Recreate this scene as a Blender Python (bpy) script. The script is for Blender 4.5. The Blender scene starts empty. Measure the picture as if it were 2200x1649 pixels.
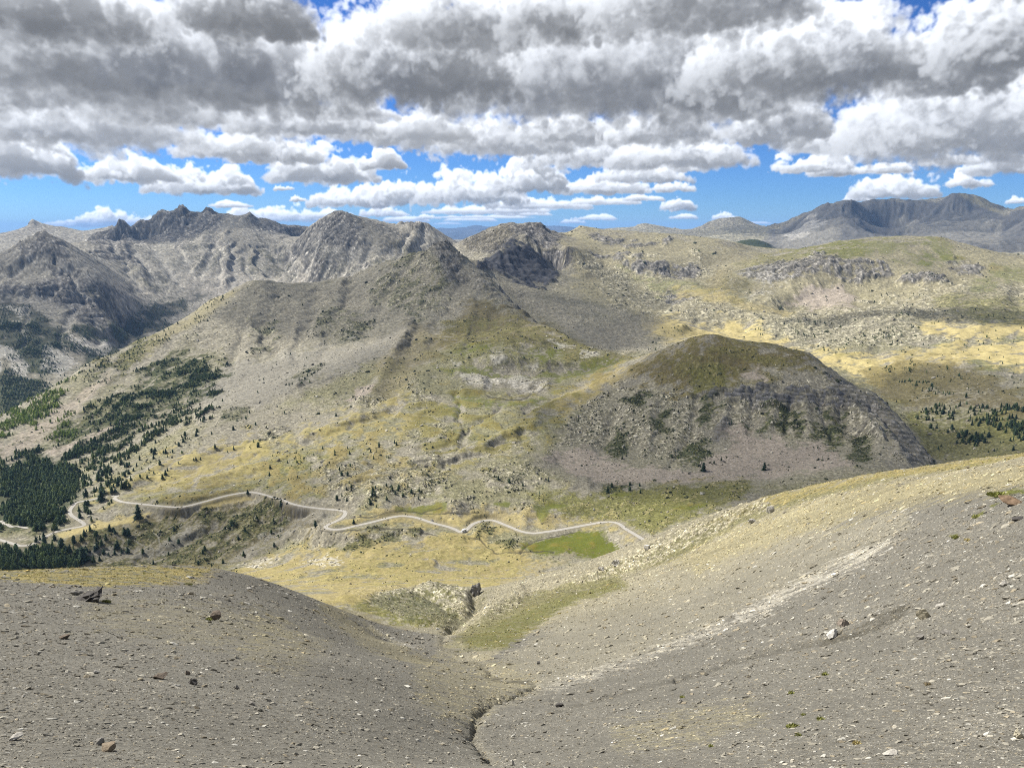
import bpy, math, random
import numpy as np
from mathutils import Vector

R = math.radians
scene = bpy.context.scene
col = scene.collection
RNG = np.random.default_rng(11)

# ------------------------------------------------------------------ camera
# the photographer stands on a scree slope high above the valley; eye at the world origin, looking along +Y
PITCH = R(11.4)
FPX = 1652.0                      # focal length in photograph pixels (2200 wide)
cam_d = bpy.data.cameras.new("camera")
cam = bpy.data.objects.new("camera", cam_d)
col.objects.link(cam)
cam.location = (0, 0, 0)
cam.rotation_euler = (R(90) - PITCH, 0, 0)
cam_d.sensor_fit = 'HORIZONTAL'
cam_d.sensor_width = 36
cam_d.lens = 36 * FPX / 2200
cam_d.clip_start = 0.1
cam_d.clip_end = 200000
scene.camera = cam

# ------------------------------------------------------------------ light and exposure
SUN_EL, SUN_AZ = R(44), R(-64)    # azimuth measured clockwise from +Y
sun_dir = np.array([math.sin(SUN_AZ) * math.cos(SUN_EL), math.cos(SUN_AZ) * math.cos(SUN_EL), math.sin(SUN_EL)])
sl = bpy.data.lights.new("sun", 'SUN')
sl.energy = 5.0
sl.angle = R(0.53)
sl.color = (1.0, 0.95, 0.87)
so = bpy.data.objects.new("sun", sl)
so.rotation_euler = Vector(sun_dir).to_track_quat('Z', 'Y').to_euler()
col.objects.link(so)
scene.view_settings.view_transform = 'Standard'
scene.view_settings.look = 'None'
scene.view_settings.exposure = 0.86
scene.view_settings.gamma = 1.0
scene.cycles.max_bounces = 5
scene.cycles.diffuse_bounces = 2
scene.cycles.glossy_bounces = 1
scene.cycles.transmission_bounces = 1
scene.cycles.volume_bounces = 0
scene.cycles.transparent_max_bounces = 12
scene.cycles.use_denoising = False
scene.cycles.filter_width = 1.0


# ------------------------------------------------------------------ noise helpers
_pr = np.random.default_rng(7)
_perm = _pr.permutation(4096).astype(np.int32)
_ga = _pr.random(4096).astype(np.float32) * 2 * np.pi
_gx, _gy = np.cos(_ga), np.sin(_ga)


def perlin(x, y, seed=0):
    """2-D gradient noise, about -1..1"""
    xf = np.floor(x); yf = np.floor(y)
    xi = xf.astype(np.int64); yi = yf.astype(np.int64)
    fx = (x - xf).astype(np.float32); fy = (y - yf).astype(np.float32)
    u = fx * fx * fx * (fx * (fx * 6 - 15) + 10)
    v = fy * fy * fy * (fy * (fy * 6 - 15) + 10)
    a = _perm[(xi + seed * 131) & 4095]
    b = _perm[(xi + 1 + seed * 131) & 4095]
    def g(p, yy, dx, dy):
        h = _perm[(p + yy) & 4095]
        return _gx[h] * dx + _gy[h] * dy
    n00 = g(a, yi, fx, fy); n10 = g(b, yi, fx - 1, fy)
    n01 = g(a, yi + 1, fx, fy - 1); n11 = g(b, yi + 1, fx - 1, fy - 1)
    n0 = n00 + u * (n10 - n00); n1 = n01 + u * (n11 - n01)
    return (n0 + v * (n1 - n0)) * 1.5


def sstep(a, b, x):
    t = np.clip((x - a) / (b - a), 0, 1)
    return t * t * (3 - 2 * t)


def lodnoise(x, y, r, lo, hi, seed=0, ridged=False):
    """world-anchored noise whose octaves are those with wavelength/distance between lo and hi"""
    out = np.zeros(r.shape, np.float32)
    k0 = int(math.floor(math.log2(lo * r.min()))) - 1
    k1 = int(math.ceil(math.log2(hi * r.max()))) + 1
    L = np.log2(r)
    llo, lhi = math.log2(lo), math.log2(hi)
    tot = np.zeros(r.shape, np.float32)
    for k in range(k0, k1 + 1):
        q = k - L
        w = np.clip(q - llo + 0.5, 0, 1) * np.clip(lhi - q + 0.5, 0, 1)
        idx = np.nonzero(w > 0)[0]
        if len(idx) == 0:
            continue
        lam = 2.0 ** k
        n = perlin(x[idx] / lam + k * 17.3, y[idx] / lam - k * 9.1, seed + k + 40)
        if ridged:
            n = 1 - 2.2 * np.abs(n)
        out[idx] += w[idx] * n
        tot[idx] += w[idx] ** 2
    return out / np.sqrt(np.maximum(tot, 0.25))


# ------------------------------------------------------------------ viewing geometry: where a point of the photograph lies on the ground
def pix_dir(px, py):
    px = np.asarray(px, float); py = np.asarray(py, float)
    u = (px - 1100) / FPX; v = (py - 824.5) / FPX
    dx = u
    dy = math.cos(PITCH) - v * math.sin(PITCH)
    dz = -math.sin(PITCH) - v * math.cos(PITCH)
    return dx, dy, dz


def pix_polar(px, py):
    dx, dy, dz = pix_dir(px, py)
    h = np.hypot(dx, dy)
    return np.arctan2(dx, dy), dz / h


def to_pix(x, y, z):
    f = y * math.cos(PITCH) - z * math.sin(PITCH)
    up = y * math.sin(PITCH) + z * math.cos(PITCH)
    f = np.maximum(f, 1e-3)
    return 1100 + FPX * x / f, 824.5 - FPX * up / f

# ------------------------------------------------------------------ the lie of the land
# every line is a ridge, a brow, a foot of slope or a valley line: photograph x, y and the distance in metres
CTRL = []


def P(s):
    return np.array([[float(q) for q in t.split(',')] for t in s.split()])


def stretch(a):
    """the ground west of the hairpins lies further off and lower"""
    f = 1 + 0.24 * np.clip((740 - a[:, 0]) / 740, 0, 1.2) * np.clip((2500 - a[:, 2]) / 1300, 0, 1) * (a[:, 2] > 500)
    a[:, 2] *= f
    return a


def line(s, step=24):
    a = stretch(P(s))
    for i in range(len(a)):
        if i == len(a) - 1:
            CTRL.append(a[i]); break
        n = max(1, int(np.hypot(*(a[i + 1, :2] - a[i, :2])) / step))
        for k in range(n):
            t = k / n
            q = a[i] * (1 - t) + a[i + 1] * t
            q[2] = math.exp(math.log(a[i, 2]) * (1 - t) + math.log(a[i + 1, 2]) * t)
            CTRL.append(q)
    return a


def crest(s, fac=1.14, dy=34, step=14):
    """a skyline: the ground falls away behind it"""
    a = line(s, step)
    b = P(s); b[:, 1] += dy; b[:, 2] *= fac
    line(' '.join('%f,%f,%f' % tuple(q) for q in b), 50)
    return a


# far blue ranges and the plain under them
line("-700,560,60000 300,555,60000 1100,552,60000 1900,552,60000 2900,560,60000", 300)
line("-700,545,22000 300,540,22000 900,530,22000 1100,525,22000 1500,522,22000 1900,520,22000 2900,545,22000", 120)
crest("820,496,36000 870,492,36000 930,493,36000 942,490,36000 955,489,36000 968,493,36000 985,494,36000 1000,490,36000 1012,484,36000 1028,482,36000 1042,486,36000 1060,491,36000 1120,488,36000 1180,485,36000 1200,484,36000 1222,488,36000 1250,490,36000 1330,494,36000", 1.2, 26, 8)
# left mountains: far-left pyramid, toothed wall, rounded summit, their spurs and bowls
crest("-700,510,9500 -300,500,9500 -100,512,9200 0,504,9200 14,507,9200 25,507,9200 45,494,9200 58,484,9200 70,474,9200 84,481,9200 102,489,9300 129,487,9300 150,491,9000 180,497,8800 205,493,8600 221,489,8400 230,487,8300 236,486,8300 243,490,8200 251,495,8000", 1.2, 40, 8)
line("70,476,9100 90,500,8600 80,520,8200")
line("129,490,9200 150,515,8200")
line("0,520,8200 40,525,8000 100,530,7600 160,535,7200 230,530,7000")
crest("185,522,6700 200,508,6700 215,500,6700 236,497,6700 247,500,6700 253,494,6650 255,484,6600 257,477,6600 261,476,6600 268,480,6600 276,485,6600 282,489,6600 294,482,6600 306,475,6600 320,470,6600 331,466,6600 334,458,6600 345,456,6600 357,457,6600 359,465,6600 370,466,6600 378,460,6600 384,453,6600 390,449,6600 396,452,6600 400,458,6600 408,461,6600 424,463,6600 436,462,6600 440,456,6550 448,452,6550 457,454,6550 460,460,6500 470,462,6450 480,460,6400 492,461,6400 502,463,6400 510,467,6400 522,462,6300 530,458,6300 538,457,6300 547,462,6300 560,470,6250 576,478,6200 591,485,6200 608,489,6200 618,486,6500 628,484,6700 640,484,6700 650,487,6600 660,491,6300", 1.15, 30, 5)
line("257,480,6500 265,500,6250 275,525,5950")
line("345,460,6480 345,485,6350 340,505,6150")
line("390,453,6480 395,480,6300 385,505,6100")
line("290,520,6050 340,515,6050 400,510,6000 440,505,5950")
line("492,463,6300 478,500,5800 470,540,5400 490,590,5000")
line("492,463,6300 530,510,5750 560,560,5300 600,600,5000")
line("538,460,6200 560,500,5900 590,540,5500 640,580,5150")
line("440,500,5850 420,540,5500 410,580,5150 420,615,4850")
line("500,600,4900 450,640,4650 420,670,4450 380,690,4300 330,710,4150")
crest("640,512,5500 660,492,5400 675,482,5300 690,472,5250 705,464,5200 718,459,5150 730,457,5120 742,458,5100 760,462,5080 780,469,5060 800,474,5040 820,477,5000 835,482,4980 849,488,4950 856,485,4920 864,481,4900 880,479,4880 895,478,4870 908,480,4850 920,485,4840 932,493,4830 947,503,4820 960,513,4800 974,522,4780 1000,540,4750", 1.15, 40, 7)
line("742,460,5000 750,500,4700 770,545,4400")
line("800,475,4950 830,510,4600 840,550,4300")
line("700,470,5100 690,510,4800 700,550,4500")
line("650,520,5300 640,560,4950 650,600,4600 660,640,4350")
line("860,490,4850 880,520,4600 900,560,4400")
line("640,640,4350 560,640,4450 480,680,4300")
# nearer left peak (85,502) with its cliff bands
crest("-600,600,5200 -300,580,5000 -100,560,4900 0,543,4850 20,538,4850 34,530,4820 44,527,4800 55,520,4800 62,514,4780 72,508,4770 80,503,4770 86,502,4770 92,504,4780 100,510,4800 112,517,4830 124,527,4900 136,530,5000 150,526,5250 165,523,5400 183,525,5500 200,521,5550 220,518,5580 240,517,5600 262,520,5620 289,524,5650 320,535,5650", 1.12, 30, 6)
line("92,506,4700 120,535,4550 150,560,4430 180,580,4330 205,605,4240 215,640,4130 225,670,4020 238,700,3900")
line("240,522,5500 250,560,5100 270,600,4800 310,640,4550")
line("300,530,5500 330,570,5150 370,610,4850")
line("0,600,4450 60,590,4450 110,585,4400 160,600,4330")
line("-200,630,4250 0,618,4250 60,612,4250 110,612,4220 160,620,4200 200,630,4180")
line("-200,665,4150 0,650,4150 60,645,4130 120,645,4120 180,655,4100 215,665,4060")
line("-200,730,3800 0,700,3850 60,695,3850 120,700,3850 180,715,3800 230,730,3780")
line("-200,790,3550 0,770,3580 60,770,3580 120,770,3560 180,775,3560 220,770,3620")
line("-300,860,3250 -60,850,3280 0,845,3290 40,835,3320 90,815,3380 150,800,3420 200,785,3480")
line("-300,960,2900 -60,930,2950 0,910,3000 60,880,3080 120,850,3180")
line("250,720,4100 290,725,4000 330,705,4100")
line("240,750,3800 280,760,3700 330,750,3650")
# far right massif
crest("1280,496,11000 1300,490,11000 1325,487,11000 1345,491,11000 1362,489,10500 1372,484,10500 1385,480,10500 1400,482,10500 1425,485,10500 1440,491,10500 1450,487,10500 1465,494,10500 1480,500,10000 1500,488,10000 1520,476,10000 1545,468,10000 1555,467,10000 1590,465,10000 1597,468,10000 1615,478,10000 1635,487,10000 1655,496,10000 1672,492,9600 1690,484,9500 1720,464,9300 1750,453,9200 1779,437,9000 1800,436,9000 1828,433,8900 1832,437,8900 1837,443,8900 1855,440,9200 1874,437,9200 1890,440,9200 1897,442,9200 1918,431,9300 1950,434,9300 1990,436,9300 2020,431,9300 2035,423,9300 2046,415,9300 2061,419,9300 2088,418,9300 2105,424,9300 2130,440,9300 2150,452,9300 2163,460,9300 2180,452,9000 2200,444,8800 2260,425,8600 2330,440,8500 2600,470,8500 3000,500,8500", 1.2, 45, 10)
line("1828,436,8900 1845,470,8300 1830,520,7600")
line("1700,500,8700 1690,545,7200")
line("1900,500,8900 1890,530,8300")
line("1960,462,9050 2020,458,9000 2080,460,9000")
line("1930,490,8500 1990,488,8400 2060,492,8300 2140,500,8300 2200,505,8000")
line("1930,512,7600 2000,515,7300 2080,520,7000 2160,530,6800 2250,540,6600")
line("1560,490,9500 1600,520,8300 1520,515,8600")
line("1380,495,10000 1430,500,9800 1330,500,10000")
# dark wooded knob
crest("1550,535,6300 1575,523,6300 1590,518,6300 1612,514,6300 1635,516,6300 1655,524,6300 1672,535,6300 1690,548,6300", 1.15, 30, 10)
# high pastures on the right: skyline and what lies before it
crest("1215,508,4250 1239,493,4200 1246,487,4200 1256,489,4150 1300,494,4100 1400,500,4000 1440,505,3950 1480,509,3900 1510,511,3900 1540,514,3850 1565,519,3800 1590,529,3800 1620,542,3800 1650,546,3800 1690,543,3750 1740,530,3700 1800,517,3650 1850,511,3600 1900,509,3600 1950,508,3600 1990,507,3600 2015,508,3600 2040,514,3600 2080,530,3650 2130,545,3700 2200,552,3750 2300,556,3800 2600,560,3800 3000,560,3800", 1.3, 50, 14)
line("1290,520,3900 1350,535,3700 1430,545,3600 1500,545,3550 1560,560,3500")
line("1290,552,3560 1350,560,3450 1420,565,3400 1490,572,3380")
line("1290,580,3420 1360,592,3340 1430,596,3300 1490,598,3280")
line("1270,600,3250 1350,628,3050 1420,640,2980 1480,640,2950")
line("1210,600,3050 1280,640,2850 1350,670,2650 1420,690,2480 1470,700,2380")
line("1570,580,3350 1640,572,3250 1720,555,3250 1800,545,3280 1880,545,3300 1960,548,3300 2050,560,3300")
line("1560,610,3050 1640,600,3060 1720,590,3080 1790,566,3120 1850,560,3150 1900,572,3130 1960,585,3120 2050,595,3120 2130,600,3100")
line("1500,620,3000 1580,640,2850 1650,640,2820 1720,640,2900 1790,620,3000 1860,604,3040 1920,612,3020")
line("1620,665,2720 1700,660,2800 1790,650,2850 1880,645,2850 1960,640,2800 2060,640,2800 2150,640,2800 2200,640,2800 2400,650,2800")
line("1420,650,2900 1480,665,2740 1540,690,2560 1600,700,2500")
line("1420,712,2350 1500,715,2380 1560,700,2500 1640,690,2550 1720,690,2500 1800,690,2480 1850,670,2550")
line("1640,720,2330 1720,715,2330 1790,722,2260 1850,712,2280 1900,690,2350 1960,690,2400 2050,690,2350 2120,690,2300 2200,700,2250 2400,720,2200")
line("1660,740,2200 1740,745,2150 1820,755,2080 1900,760,2050 1980,745,2100 2060,735,2120 2140,745,2080 2200,760,2000 2400,790,1900")
line("1780,785,1950 1850,790,1920 1930,790,1900 2010,785,1900 2090,790,1880 2200,815,1800 2400,840,1700")
line("1880,830,1750 1950,850,1660 2030,850,1640 2110,860,1600 2200,875,1550 2400,900,1500")
line("1960,900,1560 2040,930,1450 2120,950,1380 2200,960,1330 2400,990,1250")
line("2000,985,1360 2080,990,1300 2160,1000,1240 2300,1020,1150")
# scree tongue in the rocky valley under the middle peak
line("1160,650,2650 1230,690,2450 1300,715,2330 1370,735,2240 1400,725,2270")
line("1210,715,2260 1280,745,2120 1340,760,2040 1390,750,2080 1450,735,2150 1500,722,2200")
line("1120,610,2850 1180,640,2720 1240,660,2650")
# middle peak (1120,480) with its dark cliff
crest("950,545,4000 974,526,4000 990,516,3980 1002,509,3950 1020,501,3920 1036,495,3900 1055,488,3900 1070,484,3900 1085,480,3880 1095,479,3860 1110,482,3840 1124,483,3840 1132,479,3840 1145,481,3840 1161,479,3850 1172,485,3860 1182,492,3880 1195,500,3920 1207,508,3980 1219,509,4050", 1.12, 40, 9)
line("1124,487,3800 1130,505,3650 1112,520,3480 1097,524,3400")
line("1010,545,3650 1060,530,3650 1090,510,3700")
crest("1012,576,3000 1022,566,3050 1032,560,3080 1040,556,3080 1050,560,3120 1060,566,3120 1070,545,3200 1085,530,3300 1097,524,3350 1110,532,3330 1120,528,3330 1135,535,3330 1150,545,3330 1170,560,3330 1185,575,3330 1200,598,3300", 1.06, 16, 9)
line("1030,575,2950 1060,582,2960 1100,600,2950 1140,620,2930 1180,625,2950")
line("1150,510,3700 1190,530,3600 1230,560,3450 1260,585,3300")
line("1180,500,3830 1215,540,3500")
# middle ridge with the pointed top (955,530): crest, its right-hand arete, and the face
crest("470,640,2560 506,618,2600 525,607,2620 543,602,2640 560,604,2640 577,607,2650 610,609,2670 645,611,2700 680,606,2720 713,601,2740 730,599,2750 760,590,2760 798,572,2770 825,566,2770 849,560,2760 886,546,2740 910,544,2730 930,543,2720 940,533,2710 950,529,2700 962,529,2700 972,537,2700 981,546,2690 995,556,2690 1008,567,2680 1022,578,2660 1036,588,2620", 1.13, 46, 10)
crest("1036,588,2600 1060,608,2500 1085,632,2380 1110,655,2260 1130,670,2160 1150,685,2080 1170,698,2010 1200,714,1930 1230,730,1860 1260,744,1800 1290,755,1750 1330,764,1680 1365,769,1620", 1.07, 24, 14)
line("955,560,2560 975,600,2420 940,640,2330")
line("1000,610,2430 1030,650,2270 1050,690,2080 1030,720,1930")
line("880,590,2550 850,640,2360 830,690,2150")
line("780,620,2560 740,680,2280 700,740,1980")
line("620,640,2480 600,700,2200 570,770,1880")
line("900,690,2080 860,720,1950 890,700,2020")
line("800,740,1860 730,780,1720 650,820,1580 560,870,1440 470,910,1330")
line("530,650,2430 500,720,2120 470,790,1840")
line("420,700,2230 400,760,2030 380,830,1760 340,900,1560")
# left edge of the near hillside against the deep valley
crest("470,640,2560 440,656,2520 410,676,2480 380,692,2430 340,712,2360 300,732,2300 270,746,2240 240,762,2180 210,772,2120 190,786,2080 160,808,2040 130,828,2000 100,842,1960 60,862,1900 20,884,1850 -20,905,1800 -120,960,1700 -400,1060,1500", 1.12, 60, 20)
line("250,790,2010 200,850,1800 140,910,1620 60,960,1500 0,990,1440 -150,1060,1300")
line("330,830,1760 280,880,1620 220,940,1480 140,1000,1360 60,1050,1270 -20,1080,1230")
line("440,890,1420 360,940,1330 270,990,1230 200,1040,1120")
line("60,1110,1080 0,1120,1080 -200,1160,1050")
# bench with pale mounds, brown slopes above the road
line("870,720,1880 850,760,1760 830,800,1620 800,840,1480 770,880,1360")
line("1080,690,2000 1090,720,1820 1130,740,1730 1200,745,1780")
line("960,740,1760 1010,760,1660 1080,775,1610 1150,775,1590 1230,775,1600")
line("1040,772,1600 1080,766,1590 1130,772,1580 1180,768,1590 1220,776,1580")
line("940,800,1560 1000,802,1540 1060,803,1530 1130,808,1520 1190,800,1540 1260,795,1560 1330,785,1580")
line("960,812,1500 1020,822,1460 1080,832,1430 1140,832,1420 1190,822,1450 1240,830,1420")
line("930,850,1360 990,855,1350 1060,862,1320 1130,860,1320 1200,850,1340 1270,830,1370 1340,800,1440")
line("640,870,1420 720,840,1500 780,810,1590")
line("560,960,1210 640,930,1260 720,900,1300 800,890,1310 880,880,1320 950,900,1240 985,900,1240 1040,895,1240 1100,890,1240")
line("480,990,1160 560,1000,1110 640,990,1110 720,975,1120 800,965,1120 880,955,1110 960,945,1120 985,950,1105 1040,945,1110 1110,930,1130 1190,905,1160")
line("540,1030,1050 620,1030,1030 700,1030,1010 780,1020,1010 860,1015,1000 940,1000,1010 1020,990,1010 1100,985,1010 1180,975,1020")
line("400,1020,1080 330,1050,1040 290,1060,1020")
line("760,1070,930 840,1060,930 920,1065,910 1000,1065,905 1080,1050,920 1160,1060,905 1250,1065,895 1340,1062,890 1430,1060,880 1520,1055,870 1600,1060,840")
line("880,1085,905 960,1090,880 1040,1088,880 1120,1095,865 1200,1095,865 1290,1090,865 1370,1090,850 1450,1090,830")
# dome hill
crest("1365,769,1560 1385,764,1500 1410,755,1450 1450,740,1400 1490,725,1360 1510,720,1350 1526,718,1345 1545,720,1345 1570,727,1345 1600,733,1345 1640,735,1345 1668,738,1340 1685,748,1330 1715,752,1320 1742,757,1310 1756,768,1300 1768,782,1290 1790,793,1275 1808,806,1260 1825,822,1245 1838,834,1235 1862,835,1230 1880,845,1215 1895,860,1200 1915,876,1180 1935,895,1160 1950,920,1130 1965,940,1110 1985,968,1080 2003,992,1050 2030,1030,1010", 1.1, 42, 12)
line("1500,770,1280 1560,790,1260 1620,790,1255 1690,790,1250 1740,790,1255")
line("1400,830,1260 1470,840,1215 1540,845,1195 1610,840,1195 1680,835,1195 1750,838,1190 1800,845,1190")
line("1350,880,1180 1420,900,1140 1500,905,1110 1580,905,1105 1660,900,1105 1740,890,1120 1810,885,1140 1850,890,1150")
line("1250,940,1110 1330,960,1060 1420,970,1030 1500,975,1015 1580,975,1010 1660,970,1010 1740,965,1015 1810,950,1040 1870,940,1070")
line("1200,1000,1000 1290,1010,970 1380,1015,955 1470,1018,945 1560,1022,935 1650,1022,925 1740,1010,925 1830,1000,930 1900,985,960 1950,985,1000")
line("1330,800,1430 1290,840,1330 1240,880,1230 1190,920,1130")
line("1240,1035,935 1330,1040,920 1420,1040,905 1500,1040,900 1600,1042,880 1700,1040,870 1800,1030,880 1880,1020,890")
# road bench (its own line further down is laid on this)
ROAD = P("1420,1182,705 1396,1168,722 1370,1151,755 1345,1136,790 1330,1125,818 1315,1121,830 1290,1122,836 1250,1129,828 1200,1138,818 1165,1143,812 1145,1145,810 1120,1141,818 1095,1131,836 1075,1123,852 1065,1119,862 1050,1117,868 1030,1120,862 1015,1126,850 1004,1136,834 996,1142,825 988,1142,825 978,1137,834 962,1131,842 930,1123,858 900,1113,878 880,1109,886 860,1108,889 835,1112,880 800,1121,862 765,1129,848 735,1136,838 715,1137,837 702,1134,844 700,1130,852 708,1125,862 722,1119,874 735,1112,888 741,1105,898 741,1099,906 732,1096,910 710,1094,914 680,1091,920 650,1087,930 625,1081,944 605,1073,962 580,1066,982 555,1059,1000 535,1057,1006 510,1060,1002 480,1066,990 440,1077,970 400,1087,952 375,1089,950 340,1086,962 300,1082,978 265,1078,996 250,1073,1010 246,1069,1020 252,1065,1030 240,1065,1034 215,1069,1028 185,1075,1020 165,1079,1014 157,1086,1002 150,1097,985 153,1106,970 165,1114,958 176,1121,948 181,1127,938 172,1131,934 150,1135,930 120,1142,922 95,1154,908 70,1168,896 45,1172,893 20,1165,905 -20,1155,920 -80,1150,930")
_rt, _rw = pix_polar(ROAD[:, 0], ROAD[:, 1])
ROAD = stretch(ROAD)
_rz = _rw * ROAD[:, 2]
for _k in range(30):              # an even gradient along the road
    _rz[1:-1] = (_rz[:-2] + 2 * _rz[1:-1] + _rz[2:]) / 4
ROAD[:, 2] = _rz / _rw


def raw(a, step):
    for i in range(len(a) - 1):
        n = max(1, int(np.hypot(*(a[i + 1, :2] - a[i, :2])) / step))
        for k in range(n):
            CTRL.append(a[i] * (1 - k / n) + a[i + 1] * (k / n))


raw(ROAD, 14)
# meadow below the road
line("1150,1165,780 1240,1165,775 1310,1170,760 1380,1195,700")
line("1060,1185,765 1130,1185,755 1200,1205,725 1280,1205,715 1340,1195,720")
line("760,1155,820 840,1150,820 920,1150,815 990,1160,800 1030,1160,800")
line("600,1180,850 680,1170,830 760,1185,790 850,1190,770 940,1195,755 1040,1215,725")
line("560,1215,790 650,1220,750 740,1220,735 830,1225,715 930,1230,700 1040,1240,680 1150,1235,680 1250,1230,680")
line("640,1255,640 760,1258,600 880,1258,590 1000,1256,585 1120,1250,590 1200,1245,600")
# slopes under the road on the left, falling to the wooded valley
line("120,1180,880 240,1150,900 330,1115,950 430,1105,950 520,1090,975 600,1100,950 680,1120,890")
line("0,1200,860 120,1205,860 240,1185,880 350,1160,900 460,1140,920 560,1140,900 640,1160,860")
line("-200,1240,820 0,1235,830 130,1232,830 260,1225,830 370,1215,830 460,1200,840 520,1220,790")
# foreground: left shoulder, gully, right-hand slope
FGL = "-900,1330,34 -500,1270,44 -200,1240,52 -60,1231,56 0,1227,58 60,1224,60 130,1221,62 200,1219,64 270,1216,66 340,1214,68 400,1214,70 450,1219,72 490,1225,74 530,1234,77 580,1249,80 625,1266,83 660,1281,86 700,1299,89 740,1318,92 780,1337,94 820,1356,95 860,1372,96"
crest(FGL, 1.35, 60, 20)
line("-600,1640,4.6 -200,1640,5 0,1640,5.2 200,1640,5.4 400,1640,5.7 600,1640,6.2 800,1640,7 950,1640,8.2 1060,1645,9.4 1130,1640,9.0 1300,1640,7.6 1500,1640,6.6 1700,1640,6.0 1900,1640,5.6 2100,1640,5.4 2300,1640,5.2 2800,1640,4.6", 60)
line("-400,1520,9 0,1520,9.8 250,1520,10 500,1520,10.6 700,1520,11.8 850,1525,13.5 960,1530,16 1030,1545,17", 60)
line("-400,1420,15 0,1420,16 250,1420,16.5 500,1420,17.6 700,1425,20 850,1440,24 950,1455,29 1020,1465,33", 60)
line("-400,1330,26 0,1330,28 200,1330,29 400,1335,30 560,1350,33 700,1380,37 820,1410,43 920,1425,52 1000,1430,55", 50)
line("-400,1270,42 0,1262,44 150,1262,44 300,1265,45 450,1275,47 560,1295,50 660,1325,56 760,1365,65 850,1395,75", 50)
GULLY = "1075,1680,8.6 1060,1645,9.4 1035,1610,12 1012,1580,14.5 1025,1550,17 1040,1520,20 1075,1505,22.5 1115,1492,25.5 1150,1478,28.5 1145,1464,32 1090,1462,33 1050,1452,36 1046,1432,43 1022,1412,53 985,1398,60 955,1386,66 952,1366,80 970,1350,105 1000,1336,135 1024,1318,175 1010,1292,235 1022,1272,300 1035,1262,360"
line(GULLY, 12)
line("1110,1560,16 1180,1540,17 1300,1520,17 1450,1500,17 1650,1490,15 1850,1490,13 2050,1500,11.5 2300,1500,11 2800,1500,9", 50)
line("1190,1470,30 1280,1450,32 1380,1420,34 1480,1390,37 1560,1370,37 1700,1365,31 1850,1360,26 2000,1360,22 2200,1360,19 2500,1370,16", 50)
line("1100,1400,64 1200,1370,75 1300,1330,88 1400,1290,100 1500,1260,95 1600,1240,80 1700,1230,62 1850,1210,46 2000,1200,38 2200,1190,30 2500,1190,24", 50)
line("1000,1365,90 1080,1330,130 1160,1300,165 1250,1270,200 1350,1230,210 1450,1200,190 1560,1170,165 1700,1130,125 1850,1090,90 2000,1062,70 2100,1050,60 2200,1040,52 2500,1030,40", 50)
crest("1030,1268,340 1060,1262,345 1100,1256,345 1150,1250,345 1200,1245,340 1250,1238,335 1290,1226,330 1330,1210,320 1360,1193,312 1395,1172,300 1430,1155,290 1470,1134,278 1520,1112,262 1570,1092,248 1620,1076,232 1680,1058,215 1740,1044,200 1800,1032,186 1860,1020,172 1920,1010,160 1980,1002,148 2040,994,138 2100,986,128 2160,979,118 2200,975,112 2300,966,100 2500,955,85 2900,950,65", 1.3, 60, 20)
# rocky rib left of the gully mouth
crest("690,1288,200 740,1273,260 790,1264,300 840,1261,320 890,1258,330 940,1256,335 985,1258,335 1015,1270,330", 1.12, 14, 16)
line("760,1305,170 830,1300,190 900,1295,215 960,1300,230 1000,1312,200")
line("800,1340,110 860,1345,115 910,1350,112 940,1358,95")
# under the photographer's feet and behind
for a_ in range(-180, 181, 30):
    pass
EXTRA = []                        # (azimuth, distance, height)
for a_ in np.linspace(-1.15, 1.15, 9):
    for d_ in (0.35, 1.0, 2.2):
        EXTRA.append((a_, d_, -1.68 - 0.42 * d_ * math.cos(a_)))
for a_ in (-1.15, -0.95, 0.95, 1.15):
    s_ = 1 if a_ > 0 else -1
    for d_, z_ in ((6, -3.6), (20, -8), (60, -20), (200, -60), (500, -170), (1000, -300), (2000, -330), (4000, -300), (9000, -100), (20000, -400)):
        EXTRA.append((a_, d_, z_))

_c = np.array(CTRL)
_th, _w = pix_polar(_c[:, 0], _c[:, 1])
_e = np.array(EXTRA)
CT = np.concatenate([_th, _e[:, 0]])
CL = np.concatenate([np.log(_c[:, 2]), np.log(_e[:, 1])])
CW = np.concatenate([_w, _e[:, 2] / _e[:, 1]])
# drop near-duplicates so the system stays well conditioned
_key = np.round(CT / 0.0020).astype(int) * 100003 + np.round(CL / 0.005).astype(int)
_, _ui = np.unique(_key, return_index=True)
CT, CL, CW = CT[_ui], CL[_ui], CW[_ui]
EPS2 = 0.0018 ** 2


def rbf_fit(t, l, w):
    n = len(t)
    K = -np.sqrt((t[:, None] - t[None]) ** 2 + (l[:, None] - l[None]) ** 2 + EPS2)
    A = np.zeros((n + 3, n + 3))
    A[:n, :n] = K + np.eye(n) * 1e-6
    Pm = np.stack([np.ones(n), t, l], 1)
    A[:n, n:] = Pm; A[n:, :n] = Pm.T
    return np.linalg.solve(A, np.concatenate([w, np.zeros(3)]))


SOL = rbf_fit(CT, CL, CW)
QUAL = globals().get('QUAL', 1.0)
# grid: columns in azimuth, rows in log distance, denser where more of the picture is
_az_in = np.linspace(R(-44), R(44), int(1200 * QUAL))
_side = np.linspace(R(44), R(62), int(90 * QUAL) + 2)[1:]
AZ = np.concatenate([-_side[::-1], _az_in, _side])
_rows = [(0.3, 4.2, 36), (4.2, 10, 250), (10, 30, 330), (30, 100, 330), (100, 420, 250), (420, 700, 180), (700, 1100, 330), (1100, 1700, 300), (1700, 2700, 300), (2700, 4200, 300), (4200, 6500, 170), (6500, 10800, 150), (10800, 34000, 40), (34000, 38000, 24), (38000, 62000, 10)]
LR = np.concatenate([np.linspace(math.log(a), math.log(b), int(n * QUAL) + 1)[:-1] for a, b, n in _rows] + [[math.log(62000)]])
NR, NC = len(LR), len(AZ)

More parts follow.
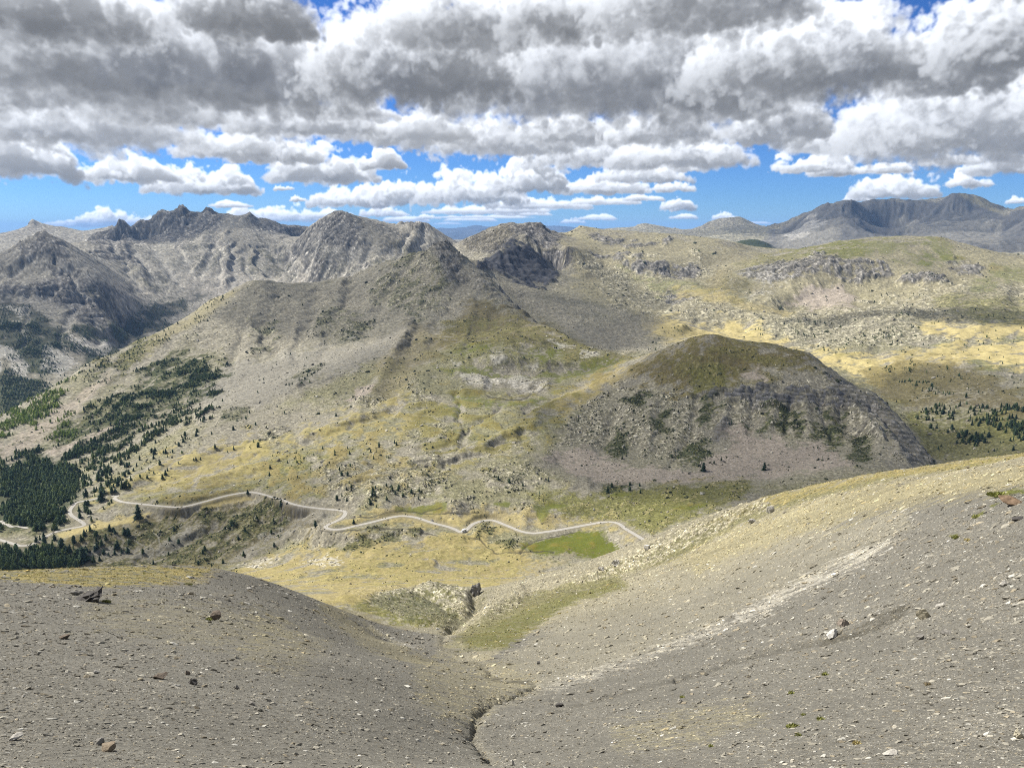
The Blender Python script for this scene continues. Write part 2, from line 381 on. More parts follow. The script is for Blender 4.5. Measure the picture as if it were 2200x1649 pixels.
# evaluate on a coarser lattice, then resample
ct = np.concatenate([np.linspace(AZ[0], R(-39), 60)[:-1], np.linspace(R(-39), R(39), 1000), np.linspace(R(39), AZ[-1], 60)[1:]])
cl = np.concatenate([np.linspace(LR[0], math.log(600), 420)[:-1], np.linspace(math.log(600), math.log(12000), 620)[:-1], np.linspace(math.log(12000), LR[-1], 90)])
Wc = np.empty((len(cl), len(ct)), np.float32)
_n = len(CT)
_t32 = (ct[:, None] - CT[None]).astype(np.float32) ** 2 + np.float32(EPS2)
_s32 = SOL[:_n].astype(np.float32)
_near = None
for i, l_ in enumerate(cl):
    dl = ((l_ - CL) ** 2).astype(np.float32)
    Wc[i] = -np.sqrt(_t32 + dl[None]) @ _s32
Wc += SOL[_n] + SOL[_n + 1] * ct[None] + SOL[_n + 2] * cl[:, None]


def resample(grid, gy, gx, yy, xx):
    """bilinear lookup of grid (rows gy, columns gx) at outer product yy x xx"""
    fy = np.interp(yy, gy, np.arange(len(gy))); fx = np.interp(xx, gx, np.arange(len(gx)))
    iy = np.clip(fy.astype(int), 0, len(gy) - 2); ix = np.clip(fx.astype(int), 0, len(gx) - 2)
    ty = (fy - iy)[:, None].astype(np.float32); tx = (fx - ix)[None].astype(np.float32)
    a = grid[iy][:, ix]; b = grid[iy][:, ix + 1]; c = grid[iy + 1][:, ix]; d = grid[iy + 1][:, ix + 1]
    return (a * (1 - tx) + b * tx) * (1 - ty) + (c * (1 - tx) + d * tx) * ty


W = resample(Wc, cl, ct, LR, AZ)
RR = np.exp(LR)[:, None].astype(np.float32) * np.ones((1, NC), np.float32)
TH = np.ones((NR, 1), np.float32) * AZ[None].astype(np.float32)
X = RR * np.sin(TH); Y = RR * np.cos(TH)
Z = (W * RR).astype(np.float32)

# ------------------------------------------------------------------ modelling on top of the base: knolls, gullies, ledges
PX0, PY0 = to_pix(X, Y, Z)
PX0 = np.where(Y > 0.2, PX0, -9999)
# beyond the edges of the photograph the land carries on in the same manner
PX0 = np.where(PX0 > 2190, np.maximum(4380 - PX0, 1500), PX0); PX0 = np.where((PX0 < 10) & (PX0 > -9000), np.minimum(20 - PX0, 700), PX0)
PX0 = PX0.astype(np.float32); PY0 = PY0.astype(np.float32)
_dwx = lodnoise(X.ravel(), Y.ravel(), RR.ravel(), 0.012, 0.06, 3).reshape(X.shape)
_dwy = lodnoise(X.ravel() + 900, Y.ravel(), RR.ravel(), 0.012, 0.06, 5).reshape(X.shape)
DZ = np.zeros_like(Z)


def seg_dist(px, py, pts):
    best = np.full(px.shape, 1e9, np.float32)
    for (x0, y0), (x1, y1) in zip(pts[:-1], pts[1:]):
        ex, ey = x1 - x0, y1 - y0
        t = np.clip(((px - x0) * ex + (py - y0) * ey) / (ex * ex + ey * ey + 1e-6), 0, 1)
        best = np.minimum(best, np.hypot(px - x0 - t * ex, py - y0 - t * ey))
    return best


def window(pts, pad, dmin, dmax):
    x0, y0 = pts.min(0) - pad; x1, y1 = pts.max(0) + pad
    r0, r1 = np.searchsorted(LR, [math.log(dmin), math.log(dmax)])
    sub = (PX0[r0:r1] > x0) & (PX0[r0:r1] < x1) & (PY0[r0:r1] > y0) & (PY0[r0:r1] < y1)
    i = np.nonzero(sub)
    return i[0] + r0, i[1]


def tube(s, width, h, dmin, dmax, wob=6):
    pts = P(s)
    I = window(pts, width * 2.6 + wob, dmin, dmax)
    d = seg_dist(PX0[I] + wob * _dwx[I], PY0[I] + wob * _dwy[I], pts)
    DZ[I] += h * RR[I] / FPX * np.exp(-(d / width) ** 2)


A_, B_ = 820, 1480
for s, w_, h in [
    ("1500,855 1480,940 1440,1000", 10, -7), ("1330,880 1290,960", 14, -8), ("1620,850 1612,925", 8, -6), ("1700,850 1690,925", 8, -7),
    ("1760,850 1785,940", 9, -7), ("1400,870 1390,960", 12, 8), ("1560,870 1550,930", 12, 8), ("1660,860 1655,920", 10, 7), ("1730,870 1740,930", 10, 6),
    ("1540,848 1620,839 1700,838 1800,848", 5, 9), ("1560,862 1640,855 1720,856 1815,866", 5, 8), ("1590,876 1700,870 1800,880", 5, 8), ("1480,850 1540,842", 5, 6), ("1820,865 1860,915 1890,950", 9, 9), ("1800,880 1840,930", 7, -7), ("1850,875 1900,930 1930,970", 8, 8), ("1874,880 1920,935", 7, -7), ("1800,900 1860,960", 12, -8), ("1840,880 1900,960 1950,990", 10, 8),
    ("1230,900 1330,820 1420,775", 14, 6)]:
    tube(s, w_, h, 880, B_)
for s, w_, h in [
    ("1030,745 1100,735 1160,742", 14, 6), ("985,806 1015,810 1040,820", 9, 7), ("1075,822 1120,817 1175,825", 9, 7),
    ("1045,780 1070,770 1110,768", 15, 8), ("1000,845 1040,835", 8, 6), ("1010,770 1050,762 1100,750", 7, 5),
    ("880,700 860,740 830,800 800,850 770,880", 15, 9), ("900,830 875,870", 30, 9), ("1100,845 1150,832 1200,812", 6, -5),
    ("1073,872 1053,893 1025,910 998,926", 7, -4), ("985,900 988,876 980,850", 8, -4), ("998,926 990,950 985,990", 7, -5), ("1350,790 1250,840 1150,890", 10, 6),
    ("1320,800 1220,845 1130,880", 7, -5), ("1300,830 1200,880", 8, 5)]:
    tube(s, w_, h, 1050, 2050)
for s, w_, h in [
    ("1150,912 1060,950 960,985 850,1015 740,1050", 10, 8), ("1130,935 1050,965 960,1000", 8, -5), ("950,950 890,965", 12, 8), ("930,985 880,1000", 12, 9), ("1110,935 1060,950 1040,962", 7, 5),
    ("980,1090", 26, 11), ("830,1078", 24, 8), ("1150,1098 1125,1118", 13, 9), ("1350,1078 1240,1092 1170,1112", 11, 7), ("1030,1143", 18, 8), ("1120,1165 1090,1178", 14, 5),
    ("640,1150 740,1143 830,1140 900,1143", 8, 7), ("660,1172 760,1163 860,1150", 8, -6), ("800,1195 900,1170 990,1162", 9, 5), ("700,1215 820,1200 960,1180 1030,1180", 9, 5),
    ("640,1235 780,1215 930,1205", 9, 5), ("600,1200 690,1178", 9, 5), ("1150,1180 1230,1148 1300,1148 1335,1190", 6, -2),
    ("460,1185 560,1130 650,1105", 14, -12), ("300,1205 420,1150 480,1128", 10, -8), ("480,1190 600,1140 690,1112", 9, 9), ("330,1185 430,1135", 9, 7), ("540,1190 640,1150 700,1140", 9, 6),
    ("700,1010 780,1000", 16, 9), ("740,1040 900,1025", 22, 9), ("850,1040 930,1050", 14, -7), ("1060,1040 1150,1030 1260,1040", 14, 8)]:
    s2 = s if ' ' in s else s + ' ' + s
    tube(s2, w_, h, 690, 1300)
for s, w_, h in [
    ("230,1065 330,1012 470,962 600,925", 10, 7), ("430,1035 560,1002 680,978", 9, 7), ("480,990 600,957 760,902 860,862", 9, 7), ("640,960 760,915 850,885", 7, -5), ("520,985 640,945", 7, -5), ("300,1045 420,1010", 8, -6),
    ("640,832 760,782 870,738", 14, 7), ("450,882 560,852 640,832", 14, 8), ("420,850 520,810 620,780", 12, 6), ("100,985 230,930 330,900", 11, 7),
    ("160,1010 280,960 420,905", 9, -6), ("690,730 740,690", 20, 8), ("590,760 560,700", 10, -6), ("520,720 500,780", 12, -6),
    ("640,700 620,760", 10, 6), ("250,800 200,860 130,930", 12, 6), ("330,800 250,880", 10, -6)]:
    tube(s, w_, h, 1000, 2700)
for s, w_, h in [
    ("1457,1457 1531,1434 1628,1402 1695,1388 1762,1375 1830,1362 1893,1341 1947,1308 2031,1278 2132,1251 2300,1200", 8, -13), ("1457,1449 1531,1426 1628,1394 1762,1367 1830,1354 1893,1333", 8, 3),
    ("1560,1330 1640,1275 1750,1222 1860,1182 1920,1165", 12, 5), ("1100,1560 1200,1525 1330,1490 1457,1457", 6, -4),
    ("1190,1510 1235,1502 1255,1506", 5, -5)]:
    tube(s, w_, h, 7, 130, 4)
for s in ("0,1431 84,1439 168,1449 269,1461 336,1473", "0,1545 77,1552 161,1560 286,1565", "0,1626 151,1624 215,1619", "230,1634 330,1628", "20,1470 60,1480 150,1478", "560,1625 640,1622"):
    tube(s, 2.6, -4, 4, 30, 3)
tube("1060,1645 1035,1610 1012,1580 1025,1550 1040,1520", 17, -7, 7, 34, 14)
tube("1075,1660 1058,1640 1035,1610 1012,1580 1022,1560 1018,1540 1040,1520 1075,1505 1115,1492 1150,1478", 5.5, -6, 7, 34, 7)
tube("1060,1645 1035,1610 1012,1580 1025,1550 1040,1520 1075,1505 1115,1492 1150,1478", 7, -5, 7, 34, 14)
tube("1145,1464 1090,1462 1050,1452 1046,1432 1022,1412 985,1398 955,1386 952,1366 970,1350", 8, -5, 26, 110, 6)
CHUTES = ["465,515 435,600", "482,520 468,602", "502,530 502,612", "522,540 546,612", "548,540 592,612", "572,530 632,600", "692,500 662,592", "722,530 692,602", "762,530 737,602", "800,530 772,592", "842,532 822,582", "60,560 22,612", "132,560 182,645", "242,530 302,622", "292,540 352,622", "332,540 392,612",
          "160,660 130,720 150,770", "60,660 50,740", "205,690 215,740", "380,520 400,560 420,600", "620,540 640,590", "880,500 850,560", "920,500 890,550"]
for s in CHUTES:
    tube(s, 8, -4, 3600, 7000, 14)
for s in ["450,510 415,590", "492,505 485,600", "535,530 570,610", "600,520 650,590", "705,510 676,592", "742,520 715,600", "780,520 752,592", "100,540 150,610 200,660", "265,530 325,622", "40,545 0,590", "818,530 800,580"]:
    tube(s, 8, 4, 3600, 7000, 14)
for s, h in [("955,532 905,620 862,705", 10), ("1036,592 1012,680 992,740", 10), ("925,575 885,660", -9), ("985,600 955,680 930,740", -11), ("862,580 822,660 782,720", -9), ("840,575 790,660", 8), ("762,600 722,700 690,760", -10), ("735,605 690,690 650,760", 8), ("682,620 652,720", -9), ("602,620 582,700 560,760", -9), ("570,615 540,700", 8), ("1075,640 1060,700", -8), ("1130,680 1110,730", -7), ("900,700 870,770", -7)]:
    tube(s, 13, h * .42, 1700, 2900, 16)
for s, w_, h in [("955,1372 972,1348 1002,1326 1024,1302 1020,1280", 12, -16), ("740,1285 840,1278 930,1272 1000,1280", 12, 8), ("800,1300 880,1302 960,1322", 10, -5), ("830,1320 900,1330 960,1345", 10, 6), ("1040,1330 1080,1295 1120,1272", 12, 9), ("870,1262 930,1290 985,1325", 7, -7), ("920,1260 975,1285 1005,1308", 7, 7)]:
    tube(s, w_, h, 90, 420, 8)
for s, w_, h in [("1480,660 1560,650", 25, 9), ("1700,600 1780,585", 26, 9), ("1850,700 1950,690", 28, 9), ("2000,722 2100,712", 20, 7), ("2050,652 2150,642", 30, 12), ("1560,602 1640,582", 26, 10), ("1920,772 2050,762", 22, 7), ("2080,782 2180,802", 20, 7), ("1620,690 1720,700", 16, 6), ("1780,745 1860,752", 16, 6), ("1400,600 1480,615", 22, 8), ("1950,600 2030,610", 20, 8), ("1690,660 1760,655", 20, -7), ("1850,640 1950,650", 22, -8), ("1500,690 1600,710", 14, -5)]:
    tube(s, w_, h, 1700, 3500, 10)
for s, w_, h in [("345,460", 9, 7), ("390,454", 8, 9), ("448,457", 7, 8), ("258,481", 5, 12), ("538,462", 10, 7), ("576,482", 7, 4), ("70,480", 9, 8), ("372,470", 6, -5), ("424,468", 7, -5), ("272,490", 5, -4), ("310,478", 5, 4), ("492,464", 8, 4), ("1828,438", 14, 1.5), ("1918,434", 16, 1.5), ("2055,419", 24, 2.5), ("236,490", 5, 4)]:
    tube(s + ' ' + s, w_ * 1.1, h * .66, 6100, 11500, 2)
for s, w_, h in [("86,505", 9, 7), ("62,516", 5, 4), ("862,484", 8, 4), ("730,460", 12, 5), ("44,530", 5, 4)]:
    tube(s + ' ' + s, w_, h * .6, 4500, 5600, 2)
STREAMS = ["758,1110 801,1112 830,1105 869,1097 889,1098 906,1103 939,1108 969,1106 1003,1107 1030,1104",
           "690,1150 760,1143 830,1141 869,1141 902,1143 927,1144 939,1151 959,1158 1003,1158 1020,1161 1033,1163 1045,1176 1060,1188 1080,1191 1110,1190 1140,1186 1165,1183 1190,1187",
           "1120,1189 1130,1178 1150,1162 1180,1152 1235,1142", "906,1103 925,1098 940,1096 950,1092",
           "1073,872 1053,893 1025,910 998,926 985,900 988,876", "1046,850 1056,853 1087,857 1120,856 1148,844 1171,832 1192,822"]
for s in STREAMS:
    tube(s, 2.0, -1.6, 680, 1600, 5)
Z += DZ

# ------------------------------------------------------------------ ground cover: which kind of surface lies where
CLS = ['scree', 'screep', 'ochre', 'olive', 'green', 'brown', 'shrub', 'rock', 'karst', 'shale', 'slate', 'white', 'soil', 'tan', 'bluerock', 'water_shade', 'ochreb']
CI = {n: i for i, n in enumerate(CLS)}
x_, y_, r_ = X.ravel(), Y.ravel(), RR.ravel()
NB = lodnoise(x_, y_, r_, 0.05, 0.25, 1).reshape(X.shape)
NM = lodnoise(x_, y_, r_, 0.010, 0.05, 2).reshape(X.shape)
NF = lodnoise(x_, y_, r_, 0.0030, 0.010, 4).reshape(X.shape)
NG = lodnoise(x_ + 5000, y_ - 700, r_, 0.0022, 0.005, 6).reshape(X.shape)
RM = lodnoise(x_, y_, r_, 0.008, 0.06, 8, True).reshape(X.shape)

# fall line: where water and stones would run; used to draw noise out down the slopes
dlr = np.gradient(LR)[:, None]; daz = np.gradient(AZ)[None]
gz_l = np.gradient(Z, axis=0) / dlr; gz_t = np.gradient(Z, axis=1) / daz
_m = np.hypot(gz_l, gz_t) + 1e-6
SLOPE = _m / RR
vr = (-gz_l / _m * 0.0016 / dlr).astype(np.float32); vc = (-gz_t / _m * 0.0016 / daz).astype(np.float32)
SEED = (NF + 0.6 * NG).astype(np.float32)


def lic(seed, n):
    acc = seed.copy(); wsum = 1.0
    for sgn in (1, -1):
        ir = np.arange(NR, dtype=np.float32)[:, None] * np.ones((1, NC), np.float32)
        ic = np.ones((NR, 1), np.float32) * np.arange(NC, dtype=np.float32)[None]
        for k in range(n):
            a = np.clip(ir + 0.5, 0, NR - 1).astype(np.int32); b = np.clip(ic + 0.5, 0, NC - 1).astype(np.int32)
            ir += sgn * vr[a, b]; ic += sgn * vc[a, b]
            a = np.clip(ir + 0.5, 0, NR - 1).astype(np.int32); b = np.clip(ic + 0.5, 0, NC - 1).astype(np.int32)
            w_ = 1 - k / (n + 1.0)
            acc += w_ * seed[a, b]
            wsum += w_
    acc /= acc.std() + 1e-9
    return acc


STK = np.clip(lic(SEED, 16), -2.5, 2.5) / 2.0            # streaks, about -1..1
def lic_contour(seed, n):
    global vr, vc
    keep = vr, vc
    # along the contour: turn the fall line by a quarter
    tl = vr * dlr; tt_ = vc * daz
    vr, vc = (tt_ / dlr).astype(np.float32), (-tl / daz).astype(np.float32)
    out = lic(seed, n)
    vr, vc = keep
    return out


CON = np.clip(lic_contour((NM + 0.4 * NF).astype(np.float32), 22), -2.2, 2.2) / 2.0     # terracettes and banks along the contour
RAV = np.clip(lic((NM + 0.5 * np.roll(NB, 7, 1)).astype(np.float32), 34), -2.2, 2.2) / 2.0      # ravines and spurs
Wt = np.zeros((len(CLS),) + X.shape, np.float16)


def put(name, m, I=None):
    """lay surface `name` over what is there with cover m (0..1)"""
    k = CI[name]
    m = m.astype(np.float16)
    if I is None:
        Wt[:] *= (1 - m)[None]; Wt[k] += m
    else:
        Wt[(slice(None),) + I] *= (1 - m)[None]; Wt[(k,) + I] += m


def poly_sd(px, py, pts):
    """signed distance, positive inside"""
    inside = np.zeros(px.shape, bool)
    n = len(pts)
    for i in range(n):
        x0, y0 = pts[i]; x1, y1 = pts[(i + 1) % n]
        c = ((y0 > py) != (y1 > py)) & (px < (x1 - x0) * (py - y0) / (y1 - y0 + 1e-9) + x0)
        inside ^= c
    d = seg_dist(px, py, np.vstack([pts, pts[:1]]))
    return np.where(inside, d, -d)


def area(name, s, dmin, dmax, cover=1.0, feather=14, warp=14, frac=0.5, thr=None, con=0.0):
    """cover a patch of ground; frac roughens its border, thr thins it to spots"""
    pts = P(s)
    I = window(pts, feather + warp * 1.5, dmin, dmax)
    if len(I[0]) == 0:
        return
    sd = poly_sd(PX0[I] + warp * _dwx[I], PY0[I] + warp * 0.6 * _dwy[I], pts)
    sd = sd + feather * frac * (NM[I] * 0.9 + NF[I] * 0.7)
    m = sstep(-feather * 0.5, feather * 0.5, sd) * cover
    if thr is not None:
        m = m * sstep(thr - 0.25, thr + 0.25, (NM[I] * 0.6 + NF[I] * 0.55 + STK[I] * 0.25) * (1 - con) + CON[I] * 0.8 * con)
    put(name, m, I)


# what covers the ground where nothing more particular is said
one = np.ones(X.shape, np.float32)
put('scree', one)
put('olive', sstep(-0.1, 0.5, NB * 0.5 + NM * 0.4 - (SLOPE - 0.45) * 1.2) * (0.55 - 0.35 * sstep(1500, 3000, RR)))
put('rock', sstep(0.85, 1.15, SLOPE + NM * 0.12) * (RR > 900))
NEARM = RR < np.interp(AZ, *[np.array(v) for v in zip(*sorted([(t, d) for t, d in zip(pix_polar(P(FGL)[:, 0], P(FGL)[:, 1])[0], P(FGL)[:, 2] * 1.3)] + [(0.02, 330.0), (0.08, 400.0), (0.7, 330.0), (1.2, 300.0)]))])[None] * np.ones((NR, 1))
put('shale', np.where(NEARM, 1.0, 0.0))
put('scree', np.where(NEARM, 1.0, 0.0) * sstep(70, 110, RR) * sstep(-0.14, -0.06, TH) * 0.9)
exec_areas = None

F1, F2 = 3500, 12000
# --- broad stony slopes first
area('scree', "440,650 506,616 720,596 860,552 950,525 1010,570 1045,600 1000,680 960,710 870,720 760,790 640,845 460,905 330,890 420,790 480,760 400,720", 1350, 2900, 0.85, 24, 18, 1.0, -0.45)
area('scree', "400,940 560,880 760,860 860,800 900,840 760,905 600,930 480,960 330,1010", 1050, 1700, 0.6, 20, 16, 1.0, -0.2)
# --- left mountains
for s in ["185,520 255,480 345,455 390,446 460,452 492,461 470,490 430,505 400,520 340,522 280,528 250,545 215,540", "525,462 538,455 560,468 600,486 650,488 650,500 600,498 560,490",
          "668,505 690,478 725,455 765,465 790,485 785,530 760,545 735,535 700,530", "855,482 900,476 935,492 920,500 880,492", "40,530 70,512 85,500 130,522 155,562 110,565 70,560 45,556",
          "0,608 60,602 110,600 112,572 160,585 205,602 214,640 190,662 110,645 50,640 0,636", "130,640 215,645 232,690 200,705 150,680", "310,585 340,580 350,598 320,602", "190,540 260,545 300,560 290,575 240,570",
          "800,478 850,488 880,520 840,530", "60,620 100,600 205,630 215,660 120,655"]:
    area('rock', s, F1, F2, 0.95, 10, 10, 0.9)
for s in ["780,474 850,488 950,508 972,525 930,560 860,600 800,570 770,520", "0,548 50,560 100,592 60,612 0,606", "470,470 500,470 540,520 560,560 600,600 570,610 520,560 480,520", "730,460 790,478 840,520 800,520 770,480", "500,520 560,540 620,580 640,600 560,600"]:
    area('tan', s, F1, F2, 0.35, 18, 16, 1.0)
for s in ["500,560 580,545 640,600 560,620", "230,560 320,600 380,640 300,610", "840,520 900,540 860,600 800,590", "380,560 460,540 440,600 400,620", "200,640 250,660 290,700 240,690"]:
    area('olive', s, F1, F2, 0.8, 16, 16, 1.0, 0.0)
for s in ["238,700 300,662 385,640 402,655 345,690 372,700 300,738 255,745", "0,640 60,650 112,692 150,722 172,748 110,742 60,705 0,690", "0,690 60,700 100,720 165,742 125,758 170,790 80,805 40,790 0,735",
          "0,790 80,805 115,832 60,880 0,915", "170,765 250,740 260,755 190,790", "130,690 200,690 232,722 190,735", "420,620 470,635 400,650"]:
    area('soil', s, 2600, F2, 0.9, 10, 14, 1.2)
for s in ["0,735 35,742 72,815 20,800", "100,738 172,775 125,808 85,790", "150,725 245,735 225,765 175,750", "15,660 60,655 45,690"]:
    area('white', s, 2600, 4600, 0.7, 8, 10, 1.0)
area('slate', "380,560 520,580 660,600 640,650 480,640 350,620 300,560", 4200, 6500, 0.4, 30, 20, 0.8)
area('screep', "380,600 520,590 660,610 640,650 520,690 420,640", 4000, 6500, 0.6, 30, 20, 1.0, -0.2)
area('screep', "240,600 320,640 300,690 240,680", 3900, 5600, 0.6, 20, 16, 1.0, -0.2)
for s in ['560,500 600,540 590,600 540,560', '420,520 470,540 440,600 400,570', '330,560 380,600 360,630 310,600', '700,540 760,560 740,600 690,590', '590,560 640,580 620,610']:
    area('shrub', s, 4000, 6500, 0.55, 20, 20, 1.2, 0.0)
for s in CHUTES:
    pts = P(s); I = window(pts, 14, 3400, 7200)
    dd_ = seg_dist(PX0[I] + 8 * _dwx[I], PY0[I] + 6 * _dwy[I], pts)
    put('white', (1 - sstep(2, 8, dd_ + 3 * NF[I])) * 0.3, I)
# --- far right massif, wooded knob, far ranges
area('bluerock', "1650,500 1780,430 1840,430 1920,428 2000,432 2050,410 2090,418 2170,462 2200,440 2400,420 2400,600 2100,560 1850,520 1700,560 1640,545", 6500, 13000, 0.75, 20, 10, 0.7)
area('slate', "1930,475 2150,480 2150,515 2000,520 1940,510", 6500, 13000, 0.7, 20, 14, 0.8)
area('slate', "1660,520 1780,470 1830,455 1800,520 1700,550", 6500, 13000, 0.6, 20, 14, 0.8)
area('white', "1700,520 1770,480 1750,470 1690,505", 6500, 13000, 0.5, 10, 8, 1.0)
area('tan', "2060,420 2100,422 2165,462 2130,455", 6500, 13000, 0.7, 8, 6)
area('soil', "1530,540 1575,518 1612,508 1640,512 1690,550 1640,570", 5500, 7600, 1.0, 6, 4)
# --- middle peak and its dark cliff, middle ridge
for s in ["985,512 1036,494 1085,478 1165,476 1212,508 1195,528 1160,505 1120,510 1060,540 1010,540", "1120,490 1165,482 1200,510 1180,540 1140,520"]:
    area('rock', s, 3300, 4400, 0.9, 10, 10, 1.0)
area('brown', "985,512 1080,480 1120,500 1060,530 1000,545", 3300, 4400, 0.35, 14, 10, 1.0)
for s in ["1012,582 1045,556 1075,545 1097,522 1140,533 1192,580 1200,605 1170,612 1150,600 1180,640 1130,622 1095,600 1060,585"]:
    area('bluerock', s, 2850, 3500, 1.0, 7, 8, 1.0)
area('scree', "1080,600 1130,625 1180,650 1260,700 1390,735 1400,760 1280,750 1200,700 1120,650", 1900, 3000, 0.8, 14, 12, 0.9)
for s in ["860,560 950,528 992,556 985,590 955,640 900,690 850,640 815,600", "690,670 760,668 795,690 780,735 720,740 685,710", "540,690 590,690 590,740 550,745", "800,600 860,600 850,660 800,640"]:
    area('karst', s, 1900, 2800, 0.9, 16, 14, 1.2, -0.1)
    area('shrub', s, 1900, 2800, 0.75, 16, 14, 1.2, 0.12)
area('rock', "925,545 950,526 965,528 985,548 1000,575 970,600 950,570", 2300, 2800, 0.8, 10, 8, 1.2)
area('rock', "960,570 1040,600 1110,670 1080,660 1000,610", 2100, 2800, 0.55, 12, 10, 1.2, -0.1)
area('brown', "1020,640 1100,665 1170,698 1290,757 1360,770 1300,790 1200,760 1080,740 980,740 930,760 960,700", 1550, 2500, 0.75, 22, 16, 1.0)
area('olive', "960,690 1100,680 1200,720 1290,757 1350,775 1200,790 1040,790 940,770", 1450, 2100, 0.6, 20, 16, 1.0, -0.2)
area('tan', "440,650 506,617 500,640 380,720 300,770 230,790 250,765 340,715", 1900, 2700, 0.8, 12, 10, 0.8)
area('brown', "860,700 900,690 1000,720 900,800 850,870 780,890 800,820", 1350, 2050, 0.5, 24, 14, 1.0)
# --- left shoulder
for s in ["330,770 420,765 490,780 470,830 400,885 330,885 290,840", "140,890 250,860 330,870 330,900 240,930 150,950 90,960", "300,720 330,740 260,800 180,850 200,810"]:
    area('shrub', s, 1250, 2500, 0.75, 22, 18, 1.3, -0.25)
    area('olive', s, 1250, 2500, 0.5, 22, 18, 1.3, 0.0)
area('slate', "480,790 620,760 760,740 880,705 865,745 760,795 640,835 560,872 470,885 430,870 430,840", 1250, 2200, 0.75, 14, 12, 0.9)
area('screep', "90,975 230,922 310,905 205,962 110,985", 1250, 1900, 0.85, 10, 8, 0.9)
area('screep', "0,960 80,905 200,830 240,800 230,830 120,930 0,1005", 1350, 2300, 0.7, 16, 12, 0.9)
area('screep', "740,862 772,836 806,830 800,850 768,866", 1250, 1800, 0.9, 6, 6, 0.8)
area('shrub', "620,830 640,800 700,785 660,820", 1300, 1900, 0.8, 8, 8, 1.0, -0.1)
area('shrub', "470,885 530,880 540,900 480,905", 1200, 1800, 0.7, 8, 8, 1.0, -0.1)
# --- grass terraces above the road
for s in ["220,1065 330,1008 470,958 560,945 600,960 540,990 430,1035 320,1060", "480,975 620,945 760,900 860,858 880,880 720,930 600,975 500,1000", "400,1040 520,1010 640,985 640,1000 520,1035 430,1055", "680,975 800,935 900,905 880,930 760,970"]:
    area('ochre', s, 1000, 1700, 0.8, 40, 20, 1.0, -0.25, .75)
    area('green', s, 1000, 1700, 0.35, 40, 20, 1.0, 0.05, .6)
    area('ochreb', s, 1000, 1700, 0.55, 30, 20, 1.0, 0.3, .8)
for s in ["560,1000 700,975 840,950 840,990 700,1020 580,1040", "300,1060 450,1050 600,1040 700,1050 680,1080 560,1055 400,1085 300,1080", "880,880 1000,930 1100,930 1200,880 1300,820 1200,900 1100,960 1000,960 900,950"]:
    area('olive', s, 850, 1600, 0.75, 40, 20, 1.0, -0.3, .5)
    area('ochre', s, 850, 1600, 0.6, 40, 20, 1.0, 0.15, .7)
    area('brown', s, 850, 1600, 0.5, 40, 20, 1.0, 0.2, .5)
for s in ["680,1000 780,985 900,985 960,1000 960,1050 880,1065 760,1075 690,1050", "880,935 960,900 950,945 890,965", "790,960 860,950 820,985", "900,985 960,965 1000,970 930,1000", "1040,975 1110,945 1125,955 1050,985", "1040,1010 1160,1000 1180,1040 1060,1050",
          "560,930 600,925 590,960", "1400,1080 1330,1070 1230,1090 1170,1115 1240,1115", "1130,1085 1155,1090 1150,1115 1125,1125 1110,1110", "960,1075 1010,1070 1015,1100 970,1110", "760,860 820,860 800,890", "890,850 950,860 940,890 890,880", "1010,1130 1060,1125 1060,1160 1020,1155", "1060,1165 1110,1160 1110,1185 1075,1185"]:
    area('karst', s, 760, 1700, 0.9, 16, 14, 1.2, -0.2)
    area('shrub', s, 760, 1700, 0.7, 16, 14, 1.2, 0.3)
for s in ["940,795 1010,790 1080,803 1140,808 1200,800 1300,770 1360,775 1260,810 1190,812 1130,814 1050,812 980,806", "960,845 1040,858 1130,862 1200,840 1150,872 1060,876 980,870", "1130,760 1200,748 1220,760 1160,775", "980,755 1040,745 1060,752 1000,765", "940,870 990,870 985,900 950,890"]:
    area('green', s, 1200, 2000, 0.75, 12, 12, 1.0, -0.35)
for s in ["985,808 1012,802 1060,820 1052,832 1010,824", "1055,822 1110,813 1175,820 1190,828 1150,840 1105,836 1080,826", "1245,757 1290,757 1292,765 1250,768", "1052,772 1075,765 1090,775 1060,785", "1130,785 1155,780 1150,792", "970,780 990,782 985,790", "1180,733 1235,745 1200,748"]:
    area('white', s, 1250, 2000, 0.6, 7, 7, 1.2, -0.3)
for s in ["1200,880 1300,820 1420,760 1500,722 1520,730 1420,780 1320,840 1220,900", "1180,860 1280,810 1360,775 1300,830 1200,890"]:
    area('ochre', s, 1100, 1650, 0.7, 26, 14, 0.9, -0.3, .6)
area('ochre', "880,880 960,850 1100,870 1250,830 1360,775 1400,780 1280,860 1180,920 1040,980 900,1020 760,1060 640,1060 560,1030 700,960", 850, 1650, 0.6, 40, 20, 1.0, 0.12, .75)
area('brown', "880,880 960,850 1100,870 1250,830 1360,775 1280,860 1180,920 1040,980 900,1020 760,1060 640,1060 560,1030 700,960", 850, 1650, 0.5, 40, 20, 1.0, 0.3, .6)
area('green', "880,880 960,850 1100,870 1250,830 1280,860 1180,920 1040,980 900,1000", 850, 1650, 0.35, 40, 20, 1.0, 0.15, .7)
